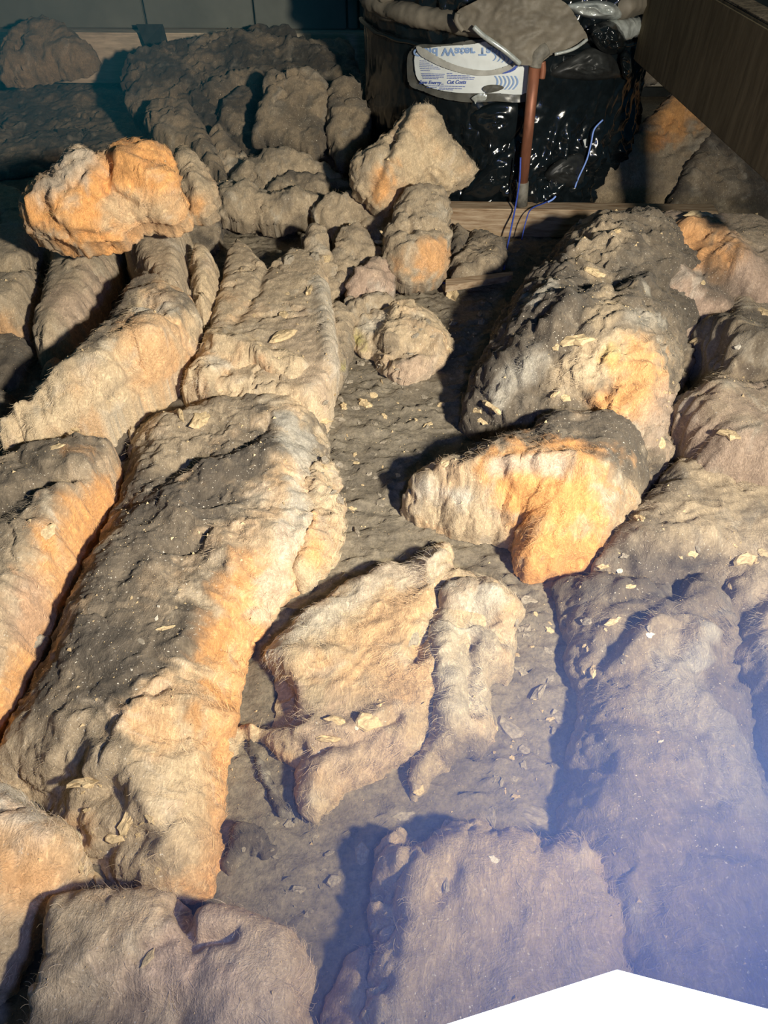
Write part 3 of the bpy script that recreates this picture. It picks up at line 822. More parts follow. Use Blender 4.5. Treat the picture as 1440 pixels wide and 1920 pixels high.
pad('insulation_clump', [(575,880),(610,870),(630,930),(640,990),(625,1050),(570,1100),(540,1060),(560,960)],
    0.055, 'curly golden wool spilling from the long lit batt into the channel', r=0.04, base='c', mix=('t',.35), paint=[('o',.03,[(590,990),(590,1040)],.7),('y',.015,[(560,990)],.4)], dusty=.1, curl=2.2, fuzz=2.2, res=.0024)

# ---- left middle
pad('insulation_batt', [(432,455,.1),(452,447,.11),(478,470,.1),(505,498,.1),(540,478,.09),(590,486,.08),(612,520,.05),(622,600,.03),(636,690,.0),(628,740,.0),(600,790,.02),(520,775,.04),(420,765,.05),(340,745,.05),(378,690,.05),(398,600,.06),(412,530,.08)],
    0.062, 'broad dusty batt with a pointed far corner left of the channel', r=0.03, p=2.4, z0=.03,
    relief=[(.012,.014,[(600,540),(612,620),(618,700)]),(-.008,.006,[(480,600),(520,590),(570,590)]),(-.01,.01,[(500,500),(470,560),(440,600)])],
    paint=[('t',.16,[(450,520),(540,600)],.7),('w',.02,[(600,530),(612,620),(622,700)],.8),('p',.06,[(560,650),(590,700)],.4)],
    base='c', mix=('t',.5), res=.003, fuzz=.8, dusty=.6, curl=.6, lump=.35, crack=1.0, tone=1.12)
pad('insulation_flap', [(382,640,.06),(430,628,.07),(455,645,.07),(480,668,.06),(540,685,.04),(580,700,.03),(582,718,.02),(560,730,.02),(500,728,.02),(470,720,.02),(430,730,.02),(400,760,.02),(370,745,.02),(345,740,.02),(372,700,.03)],
    0.055, 'folded back pale flap with an orange hollow on the broad batt', z0=0.05, r=0.022, p=2.0,
    relief=[(.02,.012,[(410,650),(460,660),(560,715)]),(-.04,.010,[(430,722),(470,712),(500,718)]),(.01,.01,[(390,700),(440,690)])],
    paint=[('c',.05,[(420,660),(480,690),(550,710)],.8),('d',.028,[(440,724),(475,712)],1.0),('w',.02,[(400,680),(440,700)],.6),('g',.03,[(390,750),(420,740)],.6)],
    base='c', mix=('t',.2), res=.0024, fuzz=1.8, dusty=.1, curl=1.3)
pad('insulation_roll', [(0,840,.04),(-30,870,.02),(60,838,.02),(130,815,.02),(200,790,.02),(270,745,.02),(330,705,.02),(365,650,.05),(366,600,.08),(345,560,.1),(310,530,.12),(285,505,.12),(262,503,.12),(245,540,.11),(215,600,.1),(170,660,.1),(120,715,.09),(60,770,.08),(0,815,.06)],
    0.10, 'long fuzzy cream roll curving from the left edge up to a broad bulge', z0=0.07, r=0.05, p=1.9,
    relief=[(.02,.03,[(60,810),(180,720),(270,640)]),(-.014,.01,[(220,680),(260,720),(280,740)]),(.025,.04,[(280,650),(330,600)]),(-.02,.01,[(240,570),(290,580),(310,610)]),(-.012,.008,[(200,750),(250,720)])],
    paint=[('g',.03,[(265,520),(310,560),(330,590)],.9),('g',.02,[(250,540),(220,600),(180,650)],.8),('w',.025,[(275,590),(310,585)],.9),('o',.06,[(270,660),(290,680)],.45),('c',.05,[(60,810),(200,720)],.7)],
    base='c', mix=('t',.2), res=.0026, fuzz=2.2, dusty=.12, fdir=2.6)
pad('insulation_batt', [(262,440,.11),(274,427,.12),(300,440,.11),(335,468,.1),(370,495,.09),(362,530,.07),(368,590,.05),(372,640,.03),(340,680,.03),(280,600,.04),(245,520,.06),(250,480,.1)],
    0.17, 'upright dusty slab with a pointed top behind the cream roll', z0=0.0, r=0.03, p=2.8,
    relief=[(-.012,.01,[(330,570),(345,600)])], paint=[('t',.2,[(300,500)],.8),('w',.012,[(300,440),(370,495)],.6),('g',.012,[(258,450),(255,500)],.8)],
    base='c', mix=('t',.6), res=.003, fuzz=.6, dusty=.5, tone=1.1, lump=.35, curl=.6)
pad('insulation_clump', [(362,520),(380,512),(410,520),(412,545),(400,590),(385,620),(372,600),(362,560)],
    0.09, 'narrow pale wedge of wool between two dusty slabs', z0=0.04, r=0.025, base='c', mix=('t',.3), res=.003, fuzz=.8, dusty=.2)
pad('insulation_batt', [(112,510),(135,478),(190,458),(228,455),(232,520),(205,590),(170,650),(130,690),(85,700),(80,650),(98,580)],
    0.13, 'grainy brown batt under the big orange clump', z0=0.0, r=0.04, p=2.6, relief=[(.012,.01,[(130,500),(160,490)])],
    paint=[('t',.08,[(160,490),(200,480)],.8),('p',.07,[(150,580),(180,560)],.6)], base='t', mix=('g',.3), res=.0034, fuzz=.6, dusty=.5, lump=.35, curl=.7)
pad('insulation_batt', [(-120,440),(0,415),(60,420),(88,450),(86,530),(80,590),(60,640),(0,660),(-120,680)],
    0.14, 'flat dusty slab at the left edge below the orange clump', z0=0.0, r=0.03, p=3, relief=[(-.02,.01,[(-40,500),(40,495),(90,500)])],
    paint=[('t',.1,[(0,540),(60,560)],.7),('o',.04,[(30,640),(0,620)],.4)], base='t', mix=('g',.35), res=.0034, fuzz=.5, dusty=.7, lump=.4, curl=.6, crack=1.2)
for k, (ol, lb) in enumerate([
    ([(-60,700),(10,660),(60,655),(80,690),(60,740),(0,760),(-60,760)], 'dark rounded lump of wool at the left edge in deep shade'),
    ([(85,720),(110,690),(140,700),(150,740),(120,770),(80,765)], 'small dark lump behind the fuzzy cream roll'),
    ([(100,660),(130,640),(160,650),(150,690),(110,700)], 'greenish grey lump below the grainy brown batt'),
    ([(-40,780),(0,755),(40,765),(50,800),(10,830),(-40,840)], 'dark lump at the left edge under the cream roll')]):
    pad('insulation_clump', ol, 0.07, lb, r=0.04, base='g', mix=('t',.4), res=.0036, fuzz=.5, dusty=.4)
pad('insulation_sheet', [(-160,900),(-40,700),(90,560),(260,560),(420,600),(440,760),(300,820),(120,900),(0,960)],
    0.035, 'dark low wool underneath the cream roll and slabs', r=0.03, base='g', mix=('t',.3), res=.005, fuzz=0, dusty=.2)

# ---- clumps standing behind
TILT = (0.05, -0.55, 0.83)
pad('insulation_clump', [(38,385),(60,350),(108,318),(125,285),(150,275),(180,290),(200,292),(225,275),(262,262),(305,265),(318,285),(322,315),(336,345),(345,385),(340,405),(300,412),(270,405),(240,420),(228,440),(190,445),(150,460),(125,450),(90,445),(55,430),(40,410)],
    0.085, 'large fluffy orange clump propped up at the left', normal=(0.05,-0.62,0.78), anchor=(190,380,0.27), r=0.085, p=1.8, back=.06,
    relief=[(.02,.016,[(230,300),(270,330),(310,340)]),(-.02,.01,[(205,310),(200,350),(240,380)]),(.018,.014,[(110,370),(130,410),(190,420)]),(-.014,.01,[(100,330),(130,350),(150,330)]),(.012,.01,[(260,370),(310,370),(335,390)])],
    paint=[('o',.17,[(170,370),(230,370),(285,310)],.95),('c',.04,[(300,390),(230,400)],.8),('w',.04,[(130,300),(160,300),(110,340)],.75),('g',.01,[(215,300)],.6)],
    base='c', mix=('t',.12), res=.0032, fuzz=1.6, dusty=.05, lump=1.4, curl=1.7)
pad('insulation_clump', [(322,290),(340,268),(362,285),(388,315),(402,350),(408,380),(395,398),(370,400),(352,402),(346,375),(338,340),(325,320)],
    0.07, 'grey-topped orange clump leaning on the big orange one', normal=TILT, anchor=(365,350,0.22), r=0.06, p=1.8, back=.05,
    relief=[(.012,.012,[(345,300),(375,350)])], paint=[('o',.03,[(375,385),(350,390)],.7),('t',.05,[(350,300),(375,330)],.7)], base='c', mix=('t',.4), res=.0034, fuzz=1.0, dusty=.1, curl=1.5)
pad('insulation_clump', [(658,318),(672,285),(710,262),(740,235),(765,205),(800,198),(815,205),(830,232),(858,268),(880,300),(896,315),(885,328),(850,348),(835,352),(800,346),(770,356),(745,372),(728,390),(705,392),(690,370),(668,350)],
    0.075, 'peaked orange-grey clump standing in front of the black tank', normal=(0.1,-0.72,0.69), anchor=(770,300,0.2), r=0.085, p=1.7, back=.06,
    relief=[(.02,.016,[(790,215),(760,270),(720,330)]),(.016,.014,[(800,220),(840,290),(880,320)]),(-.014,.01,[(740,260),(720,310),(700,350)]),(-.01,.01,[(780,260),(800,330)])],
    paint=[('c',.08,[(770,250),(790,310)],.7),('o',.035,[(720,360),(715,330)],.8),('t',.04,[(790,210),(840,260),(880,310)],.75),('t',.035,[(690,300),(680,340)],.7)],
    base='c', mix=('t',.35), res=.0032, fuzz=.9, dusty=.15, lump=1.3, curl=1.4)
pad('insulation_clump', [(722,440),(742,395),(760,365),(800,350),(835,362),(842,400),(845,450),(838,500),(820,522),(780,528),(748,522),(728,500),(718,470)],
    0.06, 'dusty clump with an orange patch below the peaked one', normal=(0.05,-0.5,0.86), anchor=(785,450,0.1), r=0.045, p=2.0, back=.04, crack=1.4,
    relief=[(-.014,.008,[(740,430),(780,425),(830,430)]),(.014,.02,[(770,470),(810,460)]),(-.012,.008,[(770,440),(765,400)])],
    paint=[('o',.04,[(780,495),(815,480)],.65),('t',.07,[(780,400)],.7)], base='t', mix=('t',.4), res=.0034, fuzz=.7, dusty=.3, curl=1.5)
mids = [
 ([(585,400),(615,372),(650,368),(690,380),(712,420),(700,440),(672,430),(660,440),(640,470),(620,440),(600,430)], .10, 'swirled grey lump at the near end of the middle heap', 't'),
 ([(640,440),(665,428),(690,440),(722,485),(700,500),(670,520),(640,545),(622,520),(626,480)], .085, 'flat brown wedge of crusted wool above the channel clump', 't'),
 ([(665,415),(700,395),(740,400),(738,440),(720,478),(700,450)], .085, 'triangular dusty piece wedged between two brown lumps', 't'),
 ([(660,525),(700,492),(730,500),(742,540),(720,555),(680,560),(650,560)], .075, 'pinkish crusted lump just behind the channel clump', 'p'),
 ([(640,575),(680,555),(730,550),(740,570),(700,590),(668,612),(645,605)], .05, 'low flat lump in the shade of the channel clump', 't'),
 ([(565,450),(585,430),(610,440),(622,490),(630,560),(615,590),(600,540),(590,500)], .09, 'narrow ragged wool edge between the broad batt and the brown wedge', 't'),
 ([(405,390),(425,352),(470,350),(500,368),(560,358),(600,370),(605,395),(550,412),(500,418),(450,414),(415,405)], .13, 'broken grey lump behind the pointed batt corner', 't'),
 ([(430,340),(470,300),(520,285),(580,295),(620,320),(640,345),(600,360),(540,360),(480,380),(440,365)], .13, 'layered grey crust in the middle of the heap', 't'),
 ([(440,395),(460,372),(520,362),(570,372),(560,395),(510,408),(460,412)], .09, 'pale tufted fold at the near edge of the middle heap', 't'),
 ([(395,300),(420,285),(460,300),(500,310),(470,345),(420,350),(395,330)], .11, 'small jumbled fold of wool above the dusky lump', 't'),
 ([(500,360),(540,330),(600,330),(650,345),(660,375),(600,385),(540,395),(490,390)], .10, 'low dark ridge of crumbled wool in the middle heap', 'g'),
 ([(300,445),(330,420),(370,405),(405,415),(410,440),(395,470),(370,480),(330,470)], .05, 'dark grey lump in the shadow of the orange clump', 'g'),
 ([(370,390),(400,350),(440,345),(450,380),(430,420),(380,420)], .10, 'dusky lump at the right foot of the orange clump', 'g'),
]
for ol, T, lb, b in mids:
    cx_ = sum(q_[0] for q_ in ol) / len(ol); cy_ = sum(q_[1] for q_ in ol) / len(ol)
    ml = T >= .1
    pad('insulation_lump', ol, .045 if ml else .035, lb, normal=(.05, -.5 if ml else -.3, .86), anchor=(cx_, cy_, T * .62), back=.05, r=.04, ragged=.009, p=2.0,
        base=b, mix=('g',.4) if b != 'g' else ('t',.5), res=.0034, fuzz=.4, dusty=.45, lump=1.7, curl=1.25, crack=1.8, tone=1.05)
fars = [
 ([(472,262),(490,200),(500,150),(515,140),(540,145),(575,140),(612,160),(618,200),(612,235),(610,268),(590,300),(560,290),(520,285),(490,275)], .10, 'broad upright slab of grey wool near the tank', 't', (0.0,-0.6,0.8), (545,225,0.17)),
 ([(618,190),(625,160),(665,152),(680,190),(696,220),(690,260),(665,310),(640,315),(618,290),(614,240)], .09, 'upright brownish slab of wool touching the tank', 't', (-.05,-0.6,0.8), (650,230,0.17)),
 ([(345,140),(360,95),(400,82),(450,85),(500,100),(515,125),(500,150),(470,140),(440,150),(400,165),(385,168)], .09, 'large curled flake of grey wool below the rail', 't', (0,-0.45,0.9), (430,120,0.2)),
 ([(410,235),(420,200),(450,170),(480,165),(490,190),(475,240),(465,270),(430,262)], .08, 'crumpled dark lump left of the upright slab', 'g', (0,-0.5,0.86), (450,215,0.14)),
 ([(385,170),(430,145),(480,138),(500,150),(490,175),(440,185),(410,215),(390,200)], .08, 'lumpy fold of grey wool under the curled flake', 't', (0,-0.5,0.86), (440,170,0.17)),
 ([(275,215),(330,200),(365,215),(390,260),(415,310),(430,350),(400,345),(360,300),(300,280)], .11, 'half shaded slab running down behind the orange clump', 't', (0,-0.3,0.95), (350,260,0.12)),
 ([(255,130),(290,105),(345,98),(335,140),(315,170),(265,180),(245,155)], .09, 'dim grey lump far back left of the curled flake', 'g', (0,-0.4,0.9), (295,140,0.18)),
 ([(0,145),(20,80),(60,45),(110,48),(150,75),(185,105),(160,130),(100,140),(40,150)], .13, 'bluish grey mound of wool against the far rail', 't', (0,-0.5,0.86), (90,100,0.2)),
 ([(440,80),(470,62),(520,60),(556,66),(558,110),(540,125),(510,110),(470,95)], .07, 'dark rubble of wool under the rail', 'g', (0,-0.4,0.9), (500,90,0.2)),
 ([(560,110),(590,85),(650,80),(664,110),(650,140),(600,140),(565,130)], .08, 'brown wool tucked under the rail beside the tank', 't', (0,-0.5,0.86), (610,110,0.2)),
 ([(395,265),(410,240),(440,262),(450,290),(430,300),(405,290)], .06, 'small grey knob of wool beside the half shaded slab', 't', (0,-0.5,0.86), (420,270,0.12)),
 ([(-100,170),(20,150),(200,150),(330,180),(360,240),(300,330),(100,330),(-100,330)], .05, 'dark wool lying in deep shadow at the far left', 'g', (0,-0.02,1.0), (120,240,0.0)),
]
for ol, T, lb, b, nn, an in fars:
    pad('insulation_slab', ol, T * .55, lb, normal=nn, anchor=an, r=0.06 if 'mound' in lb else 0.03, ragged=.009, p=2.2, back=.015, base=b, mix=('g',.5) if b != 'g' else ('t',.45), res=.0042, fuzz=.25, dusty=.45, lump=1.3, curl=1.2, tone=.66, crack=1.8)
# right of the tank
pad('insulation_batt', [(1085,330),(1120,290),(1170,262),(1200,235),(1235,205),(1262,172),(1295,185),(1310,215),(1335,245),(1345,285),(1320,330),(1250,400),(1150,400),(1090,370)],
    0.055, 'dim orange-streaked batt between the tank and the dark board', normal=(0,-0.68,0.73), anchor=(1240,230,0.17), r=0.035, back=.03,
    relief=[(-.012,.01,[(1240,290),(1290,270),(1310,250)])], paint=[('o',.06,[(1225,255),(1275,210)],.95),('d',.03,[(1240,265)],.5),('t',.06,[(1150,290)],.7)], base='t', mix=('t',.5), res=.0044, fuzz=.2, dusty=.3, tone=.72, crack=1.2)  # tone lowered: part of the shade beside the tank is in the colour
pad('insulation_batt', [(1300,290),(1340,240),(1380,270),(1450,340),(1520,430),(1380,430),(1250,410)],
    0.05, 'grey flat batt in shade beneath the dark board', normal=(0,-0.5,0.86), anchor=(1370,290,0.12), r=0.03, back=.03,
    base='g', mix=('t',.4), res=.005, fuzz=.2, dusty=.3, tone=.8, crack=1.2)  # dark base and tone carry the shade under the board, not only grime
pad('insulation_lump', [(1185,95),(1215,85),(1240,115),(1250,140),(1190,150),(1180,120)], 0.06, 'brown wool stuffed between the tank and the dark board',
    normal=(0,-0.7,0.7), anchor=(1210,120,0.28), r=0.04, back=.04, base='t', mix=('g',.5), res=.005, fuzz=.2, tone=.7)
for ol, lb in [([(868,500),(880,455),(915,448),(945,470),(945,495),(930,520),(885,525)], 'crumpled dark lump below the timber joist'),
               ([(845,440),(870,445),(880,470),(862,490),(842,480)], 'small smooth grey stone-like lump left of the crumpled one'),
               ([(850,500),(880,490),(930,515),(900,530),(850,532)], 'flat dark scrap of wool at the end of the channel')]:
    pad('insulation_lump', ol, .05, lb, r=0.025, base='g', mix=('t',.5), res=.0034, fuzz=.2, dusty=.35, curl=1.6)

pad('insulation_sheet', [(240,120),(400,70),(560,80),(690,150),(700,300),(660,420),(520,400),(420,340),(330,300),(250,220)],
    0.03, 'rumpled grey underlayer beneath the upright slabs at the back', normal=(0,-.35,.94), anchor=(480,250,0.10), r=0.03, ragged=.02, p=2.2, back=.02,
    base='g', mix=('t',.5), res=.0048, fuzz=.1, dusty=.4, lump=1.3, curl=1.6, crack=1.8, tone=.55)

# ------------------------------------------------------------------ the wrapped cold water tank
TC = np.array([float(at_y(932, 200, 2.30)[0]), 2.30]); TR = 0.375; TH = 0.50
TC[0] = 0.325
tank = empty('water_tank', (TC[0], TC[1], 0.0))
tag(tank, 'round water tank wrapped in glossy black plastic beyond the joist', 'tank')
def tank_surface(th, z, seed=0, crump=1.0, dr=0.0):
    """creased plastic wrapped round a cylinder"""
    a = th * 3.0; 
    low = sstep(0.30, 0.12, z)           # slack, crumpled towards the foot
    hi = sstep(0.38, 0.47, z)
    n = ridged(a * 2.2 + z * 3, z * 9 - a, 201 + seed, 3) * 0.010 * (0.35 + 1.3 * low + 1.0 * hi)
    n += 0.014 * perlin(a * 1.3, z * 6, 77 + seed) * (0.4 + low)
    n += 0.006 * ridged(a * 6 - z * 12, z * 14 + a * 2, 205 + seed, 2) * (0.2 + low)
    n = n * (0.3 + 0.7 * sstep(-.8, -.4, th))
    taper = 0.012 * (z - 0.2)
    return TR + taper + crump * n + dr
def cyl_patch(name, th0, th1, z0, z1, nth, nz, mat, parent, crump=1.0, dr=0.0, seed=0, zfun=None, tfun=None):
    th = np.linspace(th0, th1, nth); s = np.linspace(0, 1, nz)
    T, S = np.meshgrid(th, s)
    zz = z0 + (z1 - z0) * S
    if zfun is not None: zz = zfun(T, S)
    R = tank_surface(T, zz, seed, crump, dr)
    if tfun is not None: R = R + tfun(T, S)
    co = np.stack([TC[0] + R * np.sin(T), TC[1] - R * np.cos(T), zz], -1).reshape(-1, 3)
    i = np.arange(nz * nth).reshape(nz, nth)
    q = np.stack([i[:-1, :-1], i[:-1, 1:], i[1:, 1:], i[1:, :-1]], -1).reshape(-1, 4)
    return link(name, mesh_np(name, co, q), mat, parent)
cyl_patch('plastic_jacket', -math.pi, math.pi, 0.02, TH, 420, 130, M_BLACK, tank)
# lid
nr = 30; nt_ = 160
rr, tt_ = np.meshgrid(np.linspace(0.02, 1, nr), np.linspace(-math.pi, math.pi, nt_))
zz = TH + 0.012 * ridged(rr * np.sin(tt_) * 4, rr * np.cos(tt_) * 4, 91, 3) * np.clip(1.2 - rr, 0, 1) + 0.02 * (1 - rr)
R = rr * (TR + 0.01)
co = np.stack([TC[0] + R * np.sin(tt_), TC[1] - R * np.cos(tt_), zz - 0.006], -1).reshape(-1, 3)
i = np.arange(nt_ * nr).reshape(nt_, nr)
q = np.stack([i[:-1, :-1], i[:-1, 1:], i[1:, 1:], i[1:, :-1]], -1).reshape(-1, 4)
link('lid_cover', mesh_np('lid_cover', co, q), M_BLACKDUST, tank)
# rolled rim of dusty plastic: front left and front right
def rim_roll(th0, th1, z, rad, mat, seed, name='rim_roll', dz=0.0):
    n = 90; m = 16
    th = np.linspace(th0, th1, n); ph = np.linspace(0, 2 * math.pi, m, endpoint=False)
    T, Pp = np.meshgrid(th, ph, indexing='ij')
    r = rad * (1 + 0.25 * perlin(T * 5, Pp * 0 + 1, seed) + 0.14 * ridged(T * 9 + 2 * np.cos(Pp), np.sin(Pp) * .6 + seed, seed + 3, 3))
    r = r * np.sqrt(np.clip(np.minimum(T - th0, th1 - T) / 0.05, 0.05, 1))
    RR = TR + 0.012 + r * np.cos(Pp); Z = z + dz * (T - th0) / (th1 - th0) + r * 0.8 * np.sin(Pp) + 0.006 * perlin(T * 5, Pp * 0, seed + 9)
    co = np.stack([TC[0] + RR * np.sin(T), TC[1] - RR * np.cos(T), Z], -1).reshape(-1, 3)
    i = np.arange(n * m).reshape(n, m); j2 = np.roll(i, -1, axis=1)
    q = np.stack([i[:-1], j2[:-1], j2[1:], i[1:]], -1).reshape(-1, 4)
    return link(name, mesh_np(name, co, q), mat, tank)
rim_roll(-1.25, -0.22, 0.462, 0.024, M_FLAP, 11, dz=-0.012)
rim_roll(-1.5, -0.9, 0.478, 0.02, M_FLAP, 13)
rim_roll(0.42, 1.05, 0.435, 0.026, M_FOIL, 17, name='silver_rim_roll', dz=-0.01)
rim_roll(0.5, 1.3, 0.482, 0.03, M_FLAP, 19)
rim_roll(-1.5, 1.5, 0.40, 0.006, M_BLACK, 23, name='tank_hoop')
rim_roll(-0.6, 0.95, 0.125, 0.005, M_BLACK, 27, name='tie_band')

def front(px, py, off=0.0):
    """point on the jacket's front seen at a pixel, off metres nearer"""
    d = ray(px, py); r = TR + off
    # |c + t d - TC| = r in plan
    a = d[0] ** 2 + d[1] ** 2; b = 2 * (d[0] * (-TC[0]) + d[1] * (-TC[1])); c = TC[0] ** 2 + TC[1] ** 2 - r * r
    disc = max(b * b - 4 * a * c, 0)
    t = (-b - math.sqrt(disc)) / (2 * a)
    return np.array([0, 0, CAM_H]) + d * t
def draped(name, outline, off, mat, parent, thick=0.0025, crinkle=0.006, per=4, n=46, seed=0, bulge=0.0, smooth_outline=True):
    """a sheet hugging the tank's front, wavy, with an edge thickness"""
    P = spline(outline, per) if smooth_outline else np.array(outline, float)
    lo = P.min(0); hi = P.max(0)
    nx = n; ny = max(10, int(n * (hi[1] - lo[1]) / (hi[0] - lo[0])))
    gx, gy = np.meshgrid(np.linspace(lo[0], hi[0], nx), np.linspace(lo[1], hi[1], ny))
    d, ins = seg_dist(gx, gy, P)
    step = (hi[0] - lo[0]) / nx
    # snap outside-near points onto the outline by moving towards it
    sd = np.where(ins, d, -d)
    gyv, gxv = np.gradient(sd, (hi[1] - lo[1]) / (ny - 1), (hi[0] - lo[0]) / (nx - 1))
    gl = np.sqrt(gxv ** 2 + gyv ** 2) + 1e-6
    mv = np.where((sd < 0) & (sd > -1.5 * step), -sd, 0)
    gx2 = gx + gxv / gl * mv; gy2 = gy + gyv / gl * mv
    keep = sd > -1.5 * step
    cell = keep[:-1, :-1] & keep[1:, :-1] & keep[:-1, 1:] & keep[1:, 1:]
    cell &= (sd[:-1, :-1] + sd[1:, :-1] + sd[:-1, 1:] + sd[1:, 1:]) > -1.2 * step
    used = np.zeros_like(keep)
    used[:-1, :-1] |= cell; used[1:, :-1] |= cell; used[:-1, 1:] |= cell; used[1:, 1:] |= cell
    idx = -np.ones(keep.shape, int); idx[used] = np.arange(used.sum())
    ptsA = []
    for x, y in zip(gx2[used], gy2[used]):
        w = crinkle * float(ridged(np.array([x / 45.0]), np.array([y / 30.0 + x / 80.0]), seed + 5, 3)[0])
        w += bulge * float(np.exp(-((x - P[:, 0].mean()) / 60) ** 2))
        ptsA.append(front(x, y, off + max(w, -off * .6)))
    ptsA = np.array(ptsA)
    nrm = ptsA - np.array([TC[0], TC[1], 0]); nrm[:, 2] = 0; nrm /= np.linalg.norm(nrm, axis=1)[:, None]
    back = ptsA - nrm * thick
    a = idx[:-1, :-1][cell]; b = idx[:-1, 1:][cell]; c = idx[1:, 1:][cell]; e = idx[1:, :-1][cell]
    quads = np.stack([a, e, c, b], 1)
    qb = np.stack([a, b, c, e], 1) + len(ptsA)
    return link(name, mesh_np(name, np.vstack([ptsA, back]), np.vstack([quads, qb])), mat, parent)

# silver-grey dusty flap folded over the tank's edge
flap = draped('insulation_flap_cover', [(855,25),(880,8),(930,-12),(1010,-14),(1060,5),(1085,40),(1102,72),(1085,88),(1040,100),(1012,118),(978,122),(950,104),(920,86),(890,62),(868,56)], 0.05, M_FLAP, None, thick=0.004, crinkle=0.0045, n=70, seed=3, bulge=0.02)
flap.name = 'dust_cover'
tag(flap, 'dusty grey plastic cover folded down over the front of the tank', 'cover')
def ribbon3d(name, pts, w, mat, parent=None, n=8):
    P = spline(pts, 5, closed=False)
    return link(name, tube_mesh(name, P, w, n), mat, parent)
ribbon3d('silver_hem', [front(888,50,.078), front(905,66,.078), front(925,80,.08), front(950,98,.078), front(975,120,.074)], 0.0055, M_FOIL, flap)
ribbon3d('silver_hem', [front(1040,102,.075), front(1075,92,.075), front(1101,74,.07)], 0.0035, M_FOIL, flap)
ribbon3d('fold_ridge', [front(858,25,.07), front(856,40,.072), front(868,58,.072)], 0.006, M_FLAP, flap)

# the printed label in its clear sleeve
sleeve = draped('clear_sleeve', [(766,100),(785,84),(830,84),(900,74),(955,82),(998,112),(996,180),(975,192),(930,190),(880,192),(830,185),(795,172),(768,160),(763,130)], 0.020, M_CLEAR, None, crinkle=0.003, n=60, seed=9)
sleeve.name = 'tank_label'
tag(sleeve, 'white and blue printed label in a clear sleeve on the tank', 'label')
draped('label_sheet', [(781,98),(820,88),(880,84),(922,78),(960,98),(991,118),(989,173),(930,175),(860,174),(812,166),(786,152),(778,130)], 0.030, M_LABEL, sleeve, crinkle=0.0008, n=90, seed=12, smooth_outline=True)
draped('folded_edge', [(780,88),(792,90),(815,104),(850,121),(885,130),(920,132),(955,122),(974,112),(970,128),(945,138),(905,142),(870,138),(835,128),(808,116),(788,104)], 0.036, M_LABELG, sleeve, crinkle=0.001, n=60, seed=15)
draped('blue_corner', [(940,138),(958,130),(972,119),(966,131),(952,137)], 0.0372, M_INK, sleeve, crinkle=0.0, n=16, seed=15)
draped('tape_tag', [(884,184),(898,176),(912,178),(910,188),(894,190),(892,197),(889,190)], 0.034, M_FOIL, sleeve, crinkle=0.004, n=16, seed=21)
draped('tape_tag', [(905,166),(915,160),(935,160),(945,165),(930,172),(912,174)], 0.034, M_CLEAR, sleeve, crinkle=0.004, n=16, seed=22)

def curved_text(body, px, py, h_px, mat, w_px=None, flip=False, bold=0.0, shear=0.0, slope=0.0, off=0.0325, name='lettering'):
    """lettering laid on the label: px,py is the left end of the base line, in the frame's coordinates of that face"""
    cu = bpy.data.curves.new(name, 'FONT')
    cu.body = body; cu.size = 1.0; cu.offset = bold; cu.shear = shear; cu.resolution_u = 3
    ob = bpy.data.objects.new(name + '_tmp', cu); C.objects.link(ob)
    bpy.context.view_layer.update()
    me = bpy.data.meshes.new_from_object(ob.evaluated_get(bpy.context.evaluated_depsgraph_get()))
    bpy.data.objects.remove(ob)
    xs = [v.co.x for v in me.vertices]
    if not xs: return
    x0, x1 = min(xs), max(xs)
    sc = h_px / 0.72; sx = (w_px / (x1 - x0)) if w_px else sc
    for v in me.vertices:
        X = px + (v.co.x - x0) * sx
        yy = v.co.y * sc
        Y = py + slope * (X - px) + (yy if flip else -yy)
        v.co = Vector([float(c) for c in front(X, Y, off)])
    me.update()
    return link(name, me, mat, sleeve)
# upside reflected headline showing through, as on the folded sheet
curved_text('Cold Water Tank', 775, 91, 15, M_INKPALE, w_px=172, flip=True, bold=0.03, slope=-0.01)
curved_text('Save Energy...', 786, 157, 6.5, M_INK, w_px=46, bold=0.02, shear=0.3, slope=0.03, off=.0325)
curved_text('Cut Costs', 838.5, 157, 7, M_INK, w_px=36, bold=0.03, shear=0.3, off=.0325)
def rule(x0, x1, y, w=0.9, mat=None, slope=0.03):
    pts = []
    xs = np.linspace(x0, x1, 6)
    top = [front(x, y + slope * (x - x0) - w / 2, .0325) for x in xs]; bot = [front(x, y + slope * (x - x0) + w / 2, .0325) for x in xs]
    co = top + bot; n = len(xs)
    return co, [(k, n + k, n + k + 1, k + 1) for k in range(n - 1)]
co_all, q_all = [], []
def add(cq):
    b = len(co_all); co_all.extend(cq[0]); q_all.extend([tuple(b + i for i in q_) for q_ in cq[1]])
lines = [(787,800,114),(787,806,118),(787,812,121.5),(787,822,125),(788,826,128.5),(789,806,132),
         (790,834,138),(791,833,141),(792,832,144),(793,822,147),(838,848,137.5),(838,882,141),(838,890,144),(838,888,147),
         (800,872,160.5),(800,820,164),(824,866,165),(822,850,168)]
for x0, x1, y in lines:
    x = x0
    while x < x1:   # words
        w = random.uniform(3, 8); e = min(x + w, x1)
        add(rule(x, e, y + 0.03 * (x - x0), 1.1)); x = e + 1.0
tx = link('small_print', mesh_np('small_print', co_all, q_all), M_INK, sleeve); tx['kind'] = 'stuff'
for k in range(6):   # the wavy blue stripes
    pts = []
    for s in np.linspace(0, 1, 12):
        y = 142 + 26 * s
        x = 928 + k * 7.5 + 7 * math.sin(s * math.pi) + (-4 * s)
        pts.append((x, y))
    co = []; qd = []
    for x, y in pts:
        co.append(front(x - 1.6, y, .0325)); co.append(front(x + 1.6, y, .0325))
    for m_ in range(len(pts) - 1): qd.append((2 * m_, 2 * m_ + 2, 2 * m_ + 3, 2 * m_ + 1))
    link('wave_stripe', mesh_np('wave_stripe', co, qd), M_INKPALE, sleeve)
